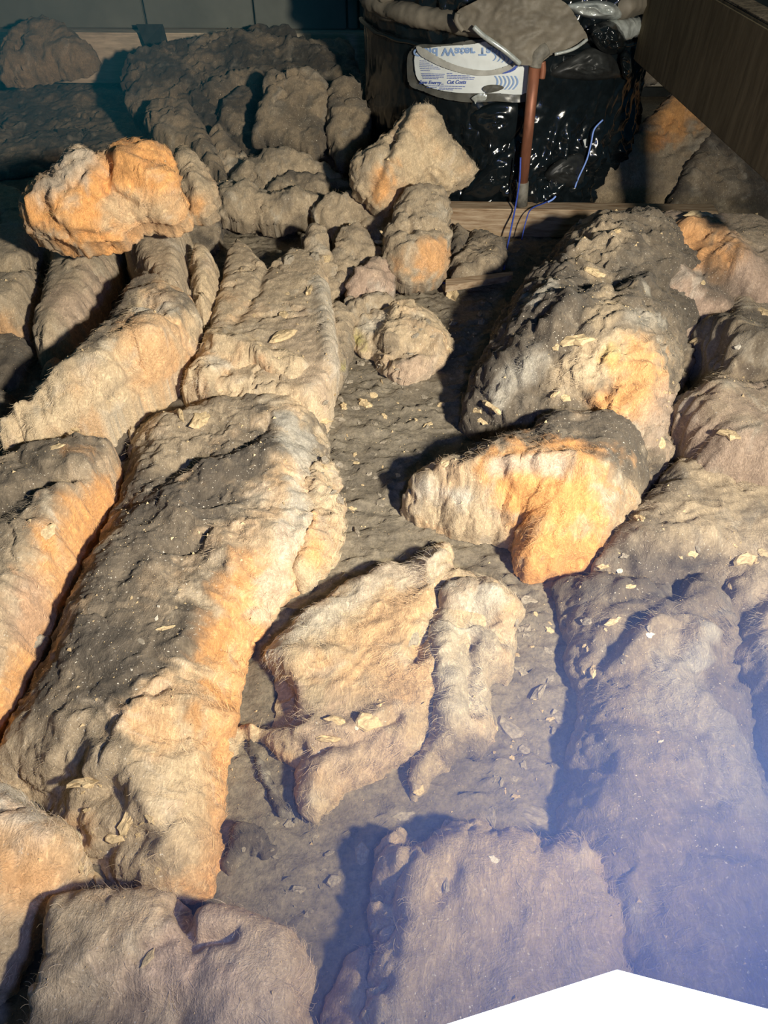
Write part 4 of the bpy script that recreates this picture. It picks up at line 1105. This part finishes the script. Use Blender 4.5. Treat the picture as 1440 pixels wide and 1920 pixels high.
for k in range(5):
    co = []; qd = []
    for s in np.linspace(0, 1, 8):
        x = 925 + k * 8 + 5 * math.sin(s * math.pi); y = 99 + k * 1.6 + 15 * s
        co.append(front(x - 1.3, y, .0325)); co.append(front(x + 1.3, y, .0325))
    for m_ in range(7): qd.append((2 * m_, 2 * m_ + 2, 2 * m_ + 3, 2 * m_ + 1))
    link('wave_stripe', mesh_np('wave_stripe', co, qd), M_INKPALE, sleeve)

# knotted black bag on the tank's right shoulder and loose creases
def crumple(name, outline, off, depth, mat, parent, seed, n=60):
    P = spline(outline, 4)
    c0 = P.mean(0); co = []; 
    rings = 16; m = len(P)
    for k in range(rings + 1):
        s = k / rings
        for j_, p_ in enumerate(P):
            x, y = c0 + (p_ - c0) * s
            w = depth * math.sqrt(max(0, 1 - s ** 2.2))
            w += 0.35 * depth * float(ridged(np.array([(x + y) / 34.0]), np.array([(y - .5 * x) / 20.0]), seed, 2)[0]) * (1 - s ** 3)
            co.append(front(x, y, off + max(w, -0.002)))
    q = []
    for k in range(rings):
        for j_ in range(m):
            q.append((k * m + j_, k * m + (j_ + 1) % m, (k + 1) * m + (j_ + 1) % m, (k + 1) * m + j_))
    return link(name, mesh_np(name, co, [t_[::-1] for t_ in q]), mat, parent)
crumple('plastic_knot', [(1098,60),(1120,42),(1150,40),(1172,60),(1176,85),(1160,102),(1130,98),(1112,82)], .015, .05, M_BLACK, tank, 5)
crumple('plastic_fold', [(1080,100),(1120,88),(1150,108),(1168,140),(1130,150),(1090,150),(1030,140)], .008, .022, M_BLACKDUST, tank, 8)
crumple('plastic_fold', [(1060,8),(1120,0),(1165,12),(1172,34),(1120,36),(1080,28)], .01, .03, M_FOIL, tank, 9)
crumple('plastic_fold', [(1162,100),(1180,95),(1186,130),(1178,150),(1166,140)], .01, .03, M_BLACK, tank, 10)
crumple('plastic_fold', [(1020,330),(1050,298),(1090,288),(1098,320),(1085,352),(1050,348)], .012, .02, M_BLACKDUST, tank, 14)
crumple('plastic_fold', [(860,372),(890,330),(940,285),(970,280),(968,320),(950,350),(915,378),(880,384)], .010, .016, M_BLACK, tank, 15)
crumple('plastic_fold', [(880,215),(930,192),(975,196),(978,240),(930,290),(890,262)], .006, .012, M_BLACK, tank, 16)
crumple('plastic_fold', [(700,20),(740,8),(800,20),(850,40),(840,50),(780,42),(720,40)], .008, .016, M_FLAP, tank, 18)

# copper pipe
pipe = empty('copper_pipe', at_y(980, 372, 1.88))
tag(pipe, 'dull copper pipe rising in front of the wrapped tank', 'pipe')
p_top = front(1003, 122, .062); p_bot = at_y(980, 344, p_top[1] + 0.0)
p_low = at_y(978, 385, p_top[1])
link('pipe_run', tube_mesh('pipe_run', [p_bot, (p_top * .5 + p_bot * .5), p_top], 0.0125, 20), M_COPPER, pipe)
link('pipe_joint', tube_mesh('pipe_joint', [p_bot + (0, 0, .004), p_bot * .5 + p_low * .5, p_low], [0.0145, 0.0145, 0.0145], 20), M_SOLDER, pipe)
link('elbow', tube_mesh('elbow', spline([p_top - (0, 0, .002), p_top + (0.004, 0, .018), p_top + (.02, .008, .03)], 6, closed=False), 0.0155, 18), M_SOLDER, pipe)
o = ribbon3d('pipe_clip', [front(1017, 116, .066), front(1018, 132, .066), front(1016, 147, .066)], 0.007, M_COPPER)
tag(o, 'short copper stub beside the top of the copper pipe', 'pipe')

# blue twine
def twine(name, pts, label, r=0.0016):
    P = spline(pts, 6, closed=False)
    o = link(name, tube_mesh(name, P, r, 6), M_TWINE)
    tag(o, label, 'twine', 'blue twine ends by the tank'); return o
twine('twine', [front(976,295,.08), front(974,340,.09), at_y(966,390,1.84), at_y(958,430,1.80), at_y(950,470,1.78), at_z(945,505,.01)], 'dark blue twine hanging over the joist beside the copper pipe', .0022)
twine('twine', [front(1042,368,.03), front(1022,380,.05), at_y(996,392,1.83), at_y(986,415,1.80), at_y(978,450,1.79)], 'dark blue twine loop right of the pipe across the joist', .0016)
o = twine('twine', [front(1130,225,.02), front(1114,243,.024), front(1108,270,.028), front(1100,300,.03), front(1084,335,.03), front(1078,352,.03)], 'bright blue twine hanging down the right side of the tank', .0022)
o.data.materials[0] = M_TWINEB
o = twine('twine', [front(1027,379,.056), front(1036,374,.054), front(1042,368,.052)], 'short pale blue twine end just behind the joist', .0024); o.data.materials[0] = M_TWINEB
twine('twine', [at_z(830,530,.02), at_z(870,538,.02), at_z(900,530,.025), at_z(935,518,.02)], 'black twine lying at the far end of the channel', .002).data.materials[0] = M_TWINE
o = slab('paper_scrap', [front(1093,262,.03), front(1099,260,.03), front(1097,277,.03)], .001, M_LABEL)
tag(o, 'tiny white paper scrap stuck on the right of the tank', 'scrap')

# lamp: flat white panel held up at the bottom of the frame
def lamp_panel():
    apex_t = 0.15
    c = np.array([0, 0, CAM_H])
    d0 = ray(1157, 1818); d0 = d0 / np.linalg.norm(d0)
    dl = ray(835, 1921); dr = ray(1440, 1892)
    P0 = c + d0 * apex_t
    best = None
    nl = np.cross(d0, dl); nr = np.cross(d0, dr)   # planes of the two edges seen from the camera
    for az in np.linspace(-40, 40, 41):
        for el in np.linspace(-60, 60, 121):
            a_, e_ = math.radians(az), math.radians(el)
            n = np.array([math.sin(a_) * math.cos(e_), math.cos(a_) * math.cos(e_), math.sin(e_)])
            u = np.cross(nl, n); v = np.cross(nr, n)
            if np.linalg.norm(u) < 1e-6 or np.linalg.norm(v) < 1e-6: continue
            u /= np.linalg.norm(u); v /= np.linalg.norm(v)
            if np.dot(u, dl - d0 * np.dot(dl, d0)) < 0: u = -u
            if np.dot(v, dr - d0 * np.dot(dr, d0)) < 0: v = -v
            facing = -np.dot(n, d0)
            if facing < 0.15: continue
            s = abs(np.dot(u, v)) + 0.0 * abs(az) / 400
            if best is None or s < best[0]: best = (s, n, u, v, facing)
    s, n, u, v, fc = best
    print('LAMP', s, n, u, v, fc, P0)
    a_, b_ = 0.085, 0.07
    lamp = empty('work_light', P0)
    tag(lamp, 'glaring white square work light whose corner shows at the bottom', 'lamp')
    q = [P0, P0 + u * a_, P0 + u * a_ + v * b_, P0 + v * b_]
    nn = n
    m, nt, p = new_mat('lamp_diffuser')
    p.inputs['Base Color'].default_value = (0.9, 0.9, 0.9, 1)
    p.inputs['Emission Color'].default_value = (0.80, 0.88, 1.0, 1)
    p.inputs['Emission Strength'].default_value = 4.0
    ll = bpy.data.lights.new('blue_fill', 'AREA')  # added blue fill light next to the panel, tints nearby wool and shadows
    ll.shape = 'RECTANGLE'; ll.size = 0.09; ll.size_y = 0.07
    ll.energy = 2.6; ll.color = (0.26, 0.38, 1.0)
    lo_ = bpy.data.objects.new('blue_fill', ll); C.objects.link(lo_)
    lo_.location = Vector([float(x) for x in P0 + d0 * 0.03 + nn * 0.0 + np.array([0.05, 0.0, 0.0])])
    lo_.rotation_euler = Vector((0.25, 0.45, -1)).to_track_quat('-Z', 'Y').to_euler()
    slab('diffuser', [x for x in q], 0.004, m, lamp, nrm=nn)
    k = [x - nn * 0.006 for x in q]
    ctr = sum(q) / 4
    k = [ctr + (x - ctr) * 0.985 - nn * 0.0045 for x in q]
    slab('housing', k, 0.012, simple('white_housing', (0.75, 0.75, 0.78), .4, .4, var=.05), lamp, nrm=nn)
lamp_panel()

# added scatter volumes, with the blue and teal glare put into their colour
def haze(nm, c_, r_, d_, k_, lb):
    n = 40; m = 20
    c, rad, dens, colr = c_, r_, d_, k_
    co = []; q = []
    me = bpy.data.meshes.new('tinted_haze')
    bm = bmesh.new(); bmesh.ops.create_icosphere(bm, subdivisions=4, radius=1.0)
    bm.to_mesh(me); bm.free()
    m = bpy.data.materials.new('tinted_volume'); m.use_nodes = True
    nt = m.node_tree; nt.nodes.remove(nt.nodes['Principled BSDF'])
    out = nt.nodes['Material Output']
    vs_ = node(nt, 'ShaderNodeVolumeScatter')
    vs_.inputs['Color'].default_value = (*colr, 1)
    vs_.inputs['Anisotropy'].default_value = 0.0
    tc = node(nt, 'ShaderNodeTexCoord')
    ln = node(nt, 'ShaderNodeVectorMath', operation='LENGTH')
    nt.links.new(tc.outputs['Object'], ln.inputs[0])
    mr = node(nt, 'ShaderNodeMapRange', interpolation_type='SMOOTHSTEP')
    mr.inputs['From Min'].default_value = 1.0; mr.inputs['From Max'].default_value = 0.1
    mr.inputs['To Min'].default_value = 0.0; mr.inputs['To Max'].default_value = dens
    nt.links.new(ln.outputs['Value'], mr.inputs['Value'])
    nt.links.new(mr.outputs[0], vs_.inputs['Density'])
    nt.links.new(vs_.outputs[0], out.inputs['Volume'])
    o = link(nm, me, m); o.location = c; o.scale = rad
    tag(o, lb, 'haze', kind='stuff')
haze('tinted_haze', Vector((0.32, 0.10, 0.22)), Vector((0.60, 0.43, 0.40)), 1.6, (0.26, 0.40, 1.0), 'blue-tinted haze volume added in the air at the lower right')
haze('tinted_haze', Vector((-1.0, 2.15, 0.40)), Vector((1.1, 0.8, 0.6)), 0.30, (0.05, 0.62, 1.0), 'faint teal-tinted haze volume added over the dark far left corner')

# ------------------------------------------------------------------ debris on the wool and floor
allv, allf = [], []
off = 0
for (o, co, q) in PADS:
    allv.append(co); allf.append(q + off); off += len(co)
fco = np.empty(len(FLOOR_ME.vertices) * 3, dtype=np.float32); FLOOR_ME.vertices.foreach_get('co', fco); fco = fco.reshape(-1, 3)
fq = np.empty(len(FLOOR_ME.polygons) * 4, dtype=np.int32); FLOOR_ME.loops.foreach_get('vertex_index', fq); fq = fq.reshape(-1, 4)
allv.append(fco.astype(float)); allf.append(fq + off)
V_ = np.vstack(allv); F_ = np.vstack(allf)
BV = BVHTree.FromPolygons(V_.tolist(), F_.tolist())
def cast(px, py):
    d = Vector([float(c) for c in ray(px, py)]).normalized()
    return BV.ray_cast(Vector((0, 0, CAM_H)), d)
def drop(x, y):
    return BV.ray_cast(Vector((x, y, 0.8)), Vector((0, 0, -1)))
def flake_mesh(seed, n=9, flat=0.28, rough=0.36):
    r = random.Random(seed)
    co = []
    rings = [(0.0, 1.0), (0.45, 0.95), (0.85, 0.75), (1.0, -0.3), (0.8, -0.9), (0.0, -0.9)]
    ph = [r.uniform(1 - rough, 1 + rough) for _ in range(n)]
    ex = r.uniform(0.55, 1.0)
    q = []; t = []
    for ri, (rad, z) in enumerate(rings):
        if rad == 0:
            co.append((0, 0, z * flat)); continue
        for k in range(n):
            a = 2 * math.pi * k / n
            j1 = ph[k] * r.uniform(0.93, 1.07)
            co.append((rad * j1 * math.cos(a), rad * j1 * ex * math.sin(a), flat * (z + r.uniform(-.5, .35))))
    for ri in range(3):
        b = 1 + ri * n
        for k in range(n): q.append((b + k, b + n + k, b + n + (k + 1) % n, b + (k + 1) % n))
    for k in range(n): t.append((0, 1 + k, 1 + (k + 1) % n))
    last = len(co) - 1; b = 1 + 3 * n
    for k in range(n): t.append((b + k, last, b + (k + 1) % n))
    me = mesh_np('flake', co, q, t, smooth=False)
    bm = bmesh.new(); bm.from_mesh(me); bmesh.ops.recalc_face_normals(bm, faces=bm.faces[:]); bm.to_mesh(me); bm.free()
    return me
FL = {}
for mk, mat in (('t', M_PLASTER), ('g', M_PLASTERG), ('w', M_PLASTERW)):
    FL[mk] = []
    for k in range(8):
        me = flake_mesh(k * 3 + ord(mk), n=random.choice((7, 8, 9, 11)), flat=random.uniform(.2, .42)); me.materials.append(mat)
        FL[mk].append(me)
def place(name, px, py, size_px, label, group=None, mk='t', cat='debris', aspect=1.0, rot=None, thick=1.0, k=None, sink=.25):
    loc, nrm, idx, dist = cast(px, py)
    if loc is None: return None
    depth = (loc - Vector((0, 0, CAM_H))).dot(Vector((0, CP, -SP)))
    s = size_px / 2 * depth / FPX
    me = FL[mk][random.randrange(8) if k is None else k]
    o = bpy.data.objects.new(name, me); C.objects.link(o)
    if nrm.z < 0: nrm = -nrm
    nrm = (nrm + Vector((0, 0, 0.8))).normalized()
    qn = nrm.to_track_quat('Z', 'Y').to_matrix().to_4x4()
    rz = random.uniform(0, 6.28) if rot is None else math.radians(rot)
    o.matrix_world = Matrix.Translation(loc + nrm * s * .3 * (0.28 - sink * .3)) @ qn @ Matrix.Rotation(rz, 4, 'Z') @ Matrix.Diagonal((s, s * aspect, s * thick * .9, 1))
    tag(o, label, cat, group)
    return o
named = [
 (375,788,62,'crumbling tan plaster patch on the dark wool near the pointed flap','t',.7,-10,.5),
 (338,775,40,'thin ragged flake beside the crumbling plaster patch','t',.45,-30,.5),
 (106,838,26,'round crumbly tan flake below the cream roll','t',.9,0,.6),
 (88,997,40,'tan biscuit-like flake on the leftmost batt','t',.8,20,.5),
 (138,806,28,'smooth brown pebble on the cream roll edge','t',.7,-20,1.2),
 (70,1205,34,'grey mortar flake on the orange batt edge','g',.6,10,.6),
 (85,1235,30,'long grey mortar crumb below the mortar flake','g',.45,70,.8),
 (293,1160,14,'small white flake in the middle of the grimy batt top','w',.6,20,.6),
 (312,1178,34,'narrow tan sliver on the grimy batt top','t',.4,40,.8),
 (265,1202,18,'grey speck-like flake left of the tan sliver','g',.7,20,.7),
 (160,1468,64,'long tan crust lying on the lower left batt','t',.42,28,1.),
 (240,1540,56,'broken tan rubble on the lower left batt','t',.6,60,1.1),
 (280,1535,26,'small tan chip right of the broken rubble','t',.6,-10,1.),
 (215,1570,46,'flat brown plate of plaster below the broken rubble','t',.5,10,.7),
 (150,1625,22,'pointed tan chip above the nearest left batt','t',.7,50,1.),
 (185,1650,40,'low crumb ridge on the edge of the nearest left batt','t',.45,-20,.9),
 (280,1795,36,'irregular tan flake pressed into the nearest left batt','t',.6,20,.35),
 (518,1378,0,'', 't',1,0,1),
 (635,1352,44,'flat tan flake left on the torn sheet','t',.8,30,.6),
 (690,1352,62,'cracked tan plaster disc on the torn sheet','t',.6,0,.8),
 (608,1385,60,'long grey crust along the torn sheet crease','t',.4,-12,.8),
 (668,1365,14,'tiny pale chip in front of the cracked disc','w',.8,0,1.),
 (775,1195,36,'grey scrap on the torn sheet beside its crack','g',.75,30,.3),
 (785,1482,24,'tan chip on the floor under the torn sheet','t',.9,80,.6),
 (925,1610,22,'pale square chip on the nearest right batt','w',.8,20,.6),
 (835,1660,34,'long grey shard standing in the nearest right batt','g',.5,60,1.4),
 (1312,404,50,'large pale plaster chip on the crest of the right heap','t',.55,20,.7),
 (1155,435,34,'flat pale chip at the far top of the grimy heap','t',.4,0,.7),
 (1112,510,36,'pale rounded chip on the upper left of the grimy heap','t',.65,-15,.8),
 (1080,640,60,'large rough tan plaster slab on the grimy heap','t',.6,55,.8),
 (1042,650,20,'small pebble left of the rough slab on the heap','t',.8,10,1.),
 (922,765,44,'smooth tan stone on the left shoulder of the heap','t',.6,0,1.1),
 (895,770,24,'angular chip left of the smooth tan stone','t',.7,30,1.),
 (905,790,22,'crumb just below the smooth tan stone','t',.8,0,1.),
 (1060,745,26,'knobbly chip in the fold above the torn orange face','t',.7,0,1.2),
 (1040,740,20,'upright chip left of the knobbly chip','t',.5,80,1.2),
 (835,868,26,'tan chip at the left end of the torn clump','t',.7,70,1.),
 (1312,637,32,'pale chip in the groove right of the heap','t',.7,60,.8),
 (1385,650,14,'small pale chip on the right batt','w',.8,60,.8),
 (1285,730,26,'slim pale chip low in the groove','t',.45,-30,.8),
 (1370,817,46,'oval tan chip on the smooth right batt','t',.5,40,.6),
 (1430,585,34,'pale chip half out of the right edge','t',.6,20,.8),
 (1318,530,14,'small tan chip right of the dark hollow','t',.8,80,.8),
 (1240,830,26,'crumb at the bottom of the groove','t',.8,60,1.),
 (1200,975,28,'tan chip right of the orange face','t',.8,60,.9),
 (1132,1062,24,'pale crumb under the right of the orange face','t',.7,40,1.),
 (1162,1070,12,'tiny round pebble right of the orange face foot','w',1.,0,1.),
 (1400,1050,44,'broken tan flake on the flat dirty wool','t',.7,20,.8),
 (1430,1035,26,'tan chip at the right edge beside the broken flake','t',.7,0,.8),
 (1300,1040,22,'brown chip on the dirty wool in the middle right','t',.8,0,.8),
 (1180,1100,20,'tan chip at the far end of the grey batt','t',.7,10,.9),
 (1218,1190,18,'round pale pebble on the grey batt','w',.9,0,1.),
 (1100,1165,30,'thin folded chip on the left of the grey batt','g',.6,50,1.),
 (1150,1165,34,'narrow tan chip on the grey batt','t',.4,45,.9),
 (1112,1260,26,'small pale chip at the grey batt edge','t',.6,10,1.),
 (1370,1100,18,'pinkish chip right of the grey batt top','t',.6,0,.9),
 (1240,1390,12,'tiny pale sliver low on the grey batt','w',.5,-60,.9),
 (510,545,0,'','t',1,0,1),
 (528,632,60,'crust of tan plaster on the broad dusty batt','t',.55,10,.8),
 (532,590,28,'small tan chip above the tan crust','t',.7,0,.8),
 (580,545,34,'tan chip on the edge of the broad batt','t',.5,20,.9),
 (540,490,36,'grey crumb pile at the far edge of the broad batt','g',.6,0,1.3),
 (590,482,26,'grey stone at the far right of the broad batt','g',.8,0,1.4),
 (476,592,12,'tiny tan chip on the left of the broad batt','t',.7,0,.8),
 (612,485,22,'tan chip beside the brown wedge','t',.9,0,.8),
 (712,455,24,'white chip on the triangular dusty piece','w',.4,20,1.),
 (720,440,22,'pale angular chip above the white chip','t',.6,60,1.),
 (845,553,50,'tan plaster lump at the far end of the channel','t',.6,-10,1.1),
 (685,757,30,'largest tan stone in the channel','t',.85,20,1.4),
 (645,762,20,'tan stone left of the largest channel stone','t',.8,60,1.4),
 (850,607,20,'upright grey stone on the far channel floor','g',.8,60,1.4),
 (715,715,16,'thin tan splinter propped by the channel clump','t',.4,60,1.2),
 (665,868,20,'tan stone halfway down the channel','t',.8,0,1.4),
 (632,872,20,'grey stone beside the halfway stone','g',.8,40,1.4),
 (605,790,34,'flat pale stone by the long lit batt','t',.45,-5,1.),
 (640,750,18,'brown stone by the ragged batt edge','g',.8,0,1.3),
 (668,998,24,'thin slate-like chip in the channel shadow','g',.4,-15,1.),
 (960,1370,64,'large crusted plate on the right of the channel floor','g',.7,0,.5),
 (1048,1345,44,'dusty plate against the grey batt','g',.7,-20,.6),
 (985,1180,34,'dusty round stone right of the torn sheet','g',.8,0,1.),
 (990,1125,36,'half buried stone under the orange face','g',.7,0,1.),
 (978,1258,28,'grey half buried stone by the flap','g',.9,0,1.),
 (1010,1300,44,'cracked mortar plate in the channel','g',.6,10,.6),
 (985,1410,40,'dark crusted plate in the lower channel','g',.6,0,.6),
 (1000,1530,90,'broad flat plate behind the nearest right batt','g',.5,0,.35),
 (920,1530,40,'small flat plate left of the broad one','g',.7,0,.35),
 (755,1530,42,'curved flat plate in the lower channel shade','g',.6,0,.45),
 (680,1600,52,'dusty plate on the floor above the near corner','g',.6,30,.45),
 (545,1545,30,'rounded grey stone under the torn sheet corner','g',.8,0,.7),
 (560,1670,36,'pale dusty stone in the lower left channel','g',.6,30,.7),
 (625,1650,34,'dusty stone in the lower middle channel','g',.7,-20,.7),
 (1218,12,0,'','t',1,0,1),
]
for px, py, s, lb, mk, asp, rt, th in named:
    if s: place('plaster_flake', px, py, s, lb, mk=mk, aspect=asp, rot=rt, thick=th, cat='plaster')
# countable small stones strewn on the channel floor
rr_ = random.Random(5)
def scatter(n, region, smin, smax, label, group, mk, thick=1.2):
    P = np.array(region, float); lo = P.min(0); hi = P.max(0); c = 0; tries = 0
    while c < n and tries < n * 30:
        tries += 1
        x = rr_.uniform(lo[0], hi[0]); y = rr_.uniform(lo[1], hi[1])
        _, ins = seg_dist(np.array([x]), np.array([y]), P)
        if not ins[0]: continue
        s = smin + (smax - smin) * rr_.random() ** 2.5
        if place('crumb', x, y, s, label, group, mk=rr_.choice(mk), cat='crumb', aspect=rr_.uniform(.5, 1), thick=thick): c += 1
scatter(100, [(640,700),(860,560),(940,560),(800,850),(750,960),(640,980),(600,900),(600,760)], 6, 22, 'small crumb of plaster on the brightly lit part of the channel floor', 'crumbs on the lit channel floor', 'tgg')
scatter(55, [(960,1110),(1040,1120),(1050,1300),(1070,1380),(1050,1500),(900,1500),(920,1400),(960,1280)], 6, 22, 'grey dusty crumb on the channel floor beside the grey batt', 'crumbs right of the torn sheet', 'ggt', .8)
scatter(30, [(440,1430),(540,1530),(680,1520),(660,1700),(600,1760),(480,1700),(420,1660)], 6, 20, 'grey crumb on the bare floor at the lower left of the channel', 'crumbs on the lower channel floor', 'g', .7)
scatter(30, [(120,1200),(260,1040),(420,980),(400,1100),(260,1300),(120,1320)], 3, 9, 'tiny tan crumb on the grimy top of the long batt', 'crumbs on the grimy batt', 'ttw')
scatter(25, [(1240,740),(1330,600),(1320,700),(1280,820),(1250,960),(1190,1060),(1130,1080),(1200,960)], 5, 16, 'tan crumb in the groove between the heap and right batt', 'crumbs in the groove', 'tg')
scatter(20, [(450,560),(610,500),(620,660),(520,700),(440,620)], 3, 10, 'tiny tan crumb on the broad dusty batt', 'crumbs on the broad batt', 't')
scatter(20, [(1040,1120),(1240,1110),(1200,1260),(1080,1340)], 4, 12, 'grey crumb on the upper end of the grey batt', 'crumbs on the grey batt', 'tg')
scatter(15, [(1260,1020),(1440,1000),(1440,1090),(1300,1090)], 5, 14, 'tan crumb on the flat dirty wool', 'crumbs on the dirty wool', 'tg')
scatter(12, [(560,1350),(760,1320),(720,1400),(580,1420)], 3, 9, 'tiny tan crumb beside the plaster on the torn sheet', 'crumbs on the torn sheet', 'tw')
scatter(25, [(100,1450),(330,1460),(300,1640),(130,1640)], 5, 16, 'tan crumb on the lower left batt', 'crumbs on the lower left batt', 't')
scatter(6, [(1360,0),(1440,0),(1440,44),(1390,22)], 8, 18, 'pale chip on top of the dark beam', 'chips on the beam', 't')
# grit nobody could count
gc, gt = [], []
r3 = np.random.default_rng(3)
cnt = 0
for _ in range(15000):
    x = r3.uniform(-0.9, 1.2); y = r3.uniform(0.12, 1.95)
    if abs(x) > (y * 0.62 + 0.55): continue
    if fbm(np.array([x * 5]), np.array([y * 5]), 99, 3)[0] < r3.uniform(-.7, .5): continue
    hit = drop(x, y)
    if hit[0] is None or hit[1].z < 0.35: continue
    s = r3.uniform(0.0005, 0.0013) * (1 + 2.0 * (r3.random() < 0.06))
    p = np.array(hit[0]) + np.array([0, 0, s * 0.2])
    v = np.array([[1, 0, 0], [-.6, .8, 0], [-.5, -.8, 0], [0, 0, 1]]) * s * r3.uniform(.6, 1.3, (4, 1))
    a = r3.uniform(0, 6.28); ca, sa = math.cos(a), math.sin(a)
    v[:, :2] = v[:, :2] @ np.array([[ca, -sa], [sa, ca]])
    b = len(gc) ; gc.extend((p + v).tolist())
    gt += [(b, b + 1, b + 3), (b + 1, b + 2, b + 3), (b + 2, b, b + 3)]
me = mesh_np('dust_grit', gc, None, gt, smooth=False)
g = link('dust_grit', me, M_PLASTER); tag(g, 'pale plaster grit sprinkled over the wool and floor', 'grit', kind='stuff')
print('TOTAL TRIS ~', sum(len(m.polygons) * 2 for m in bpy.data.meshes))
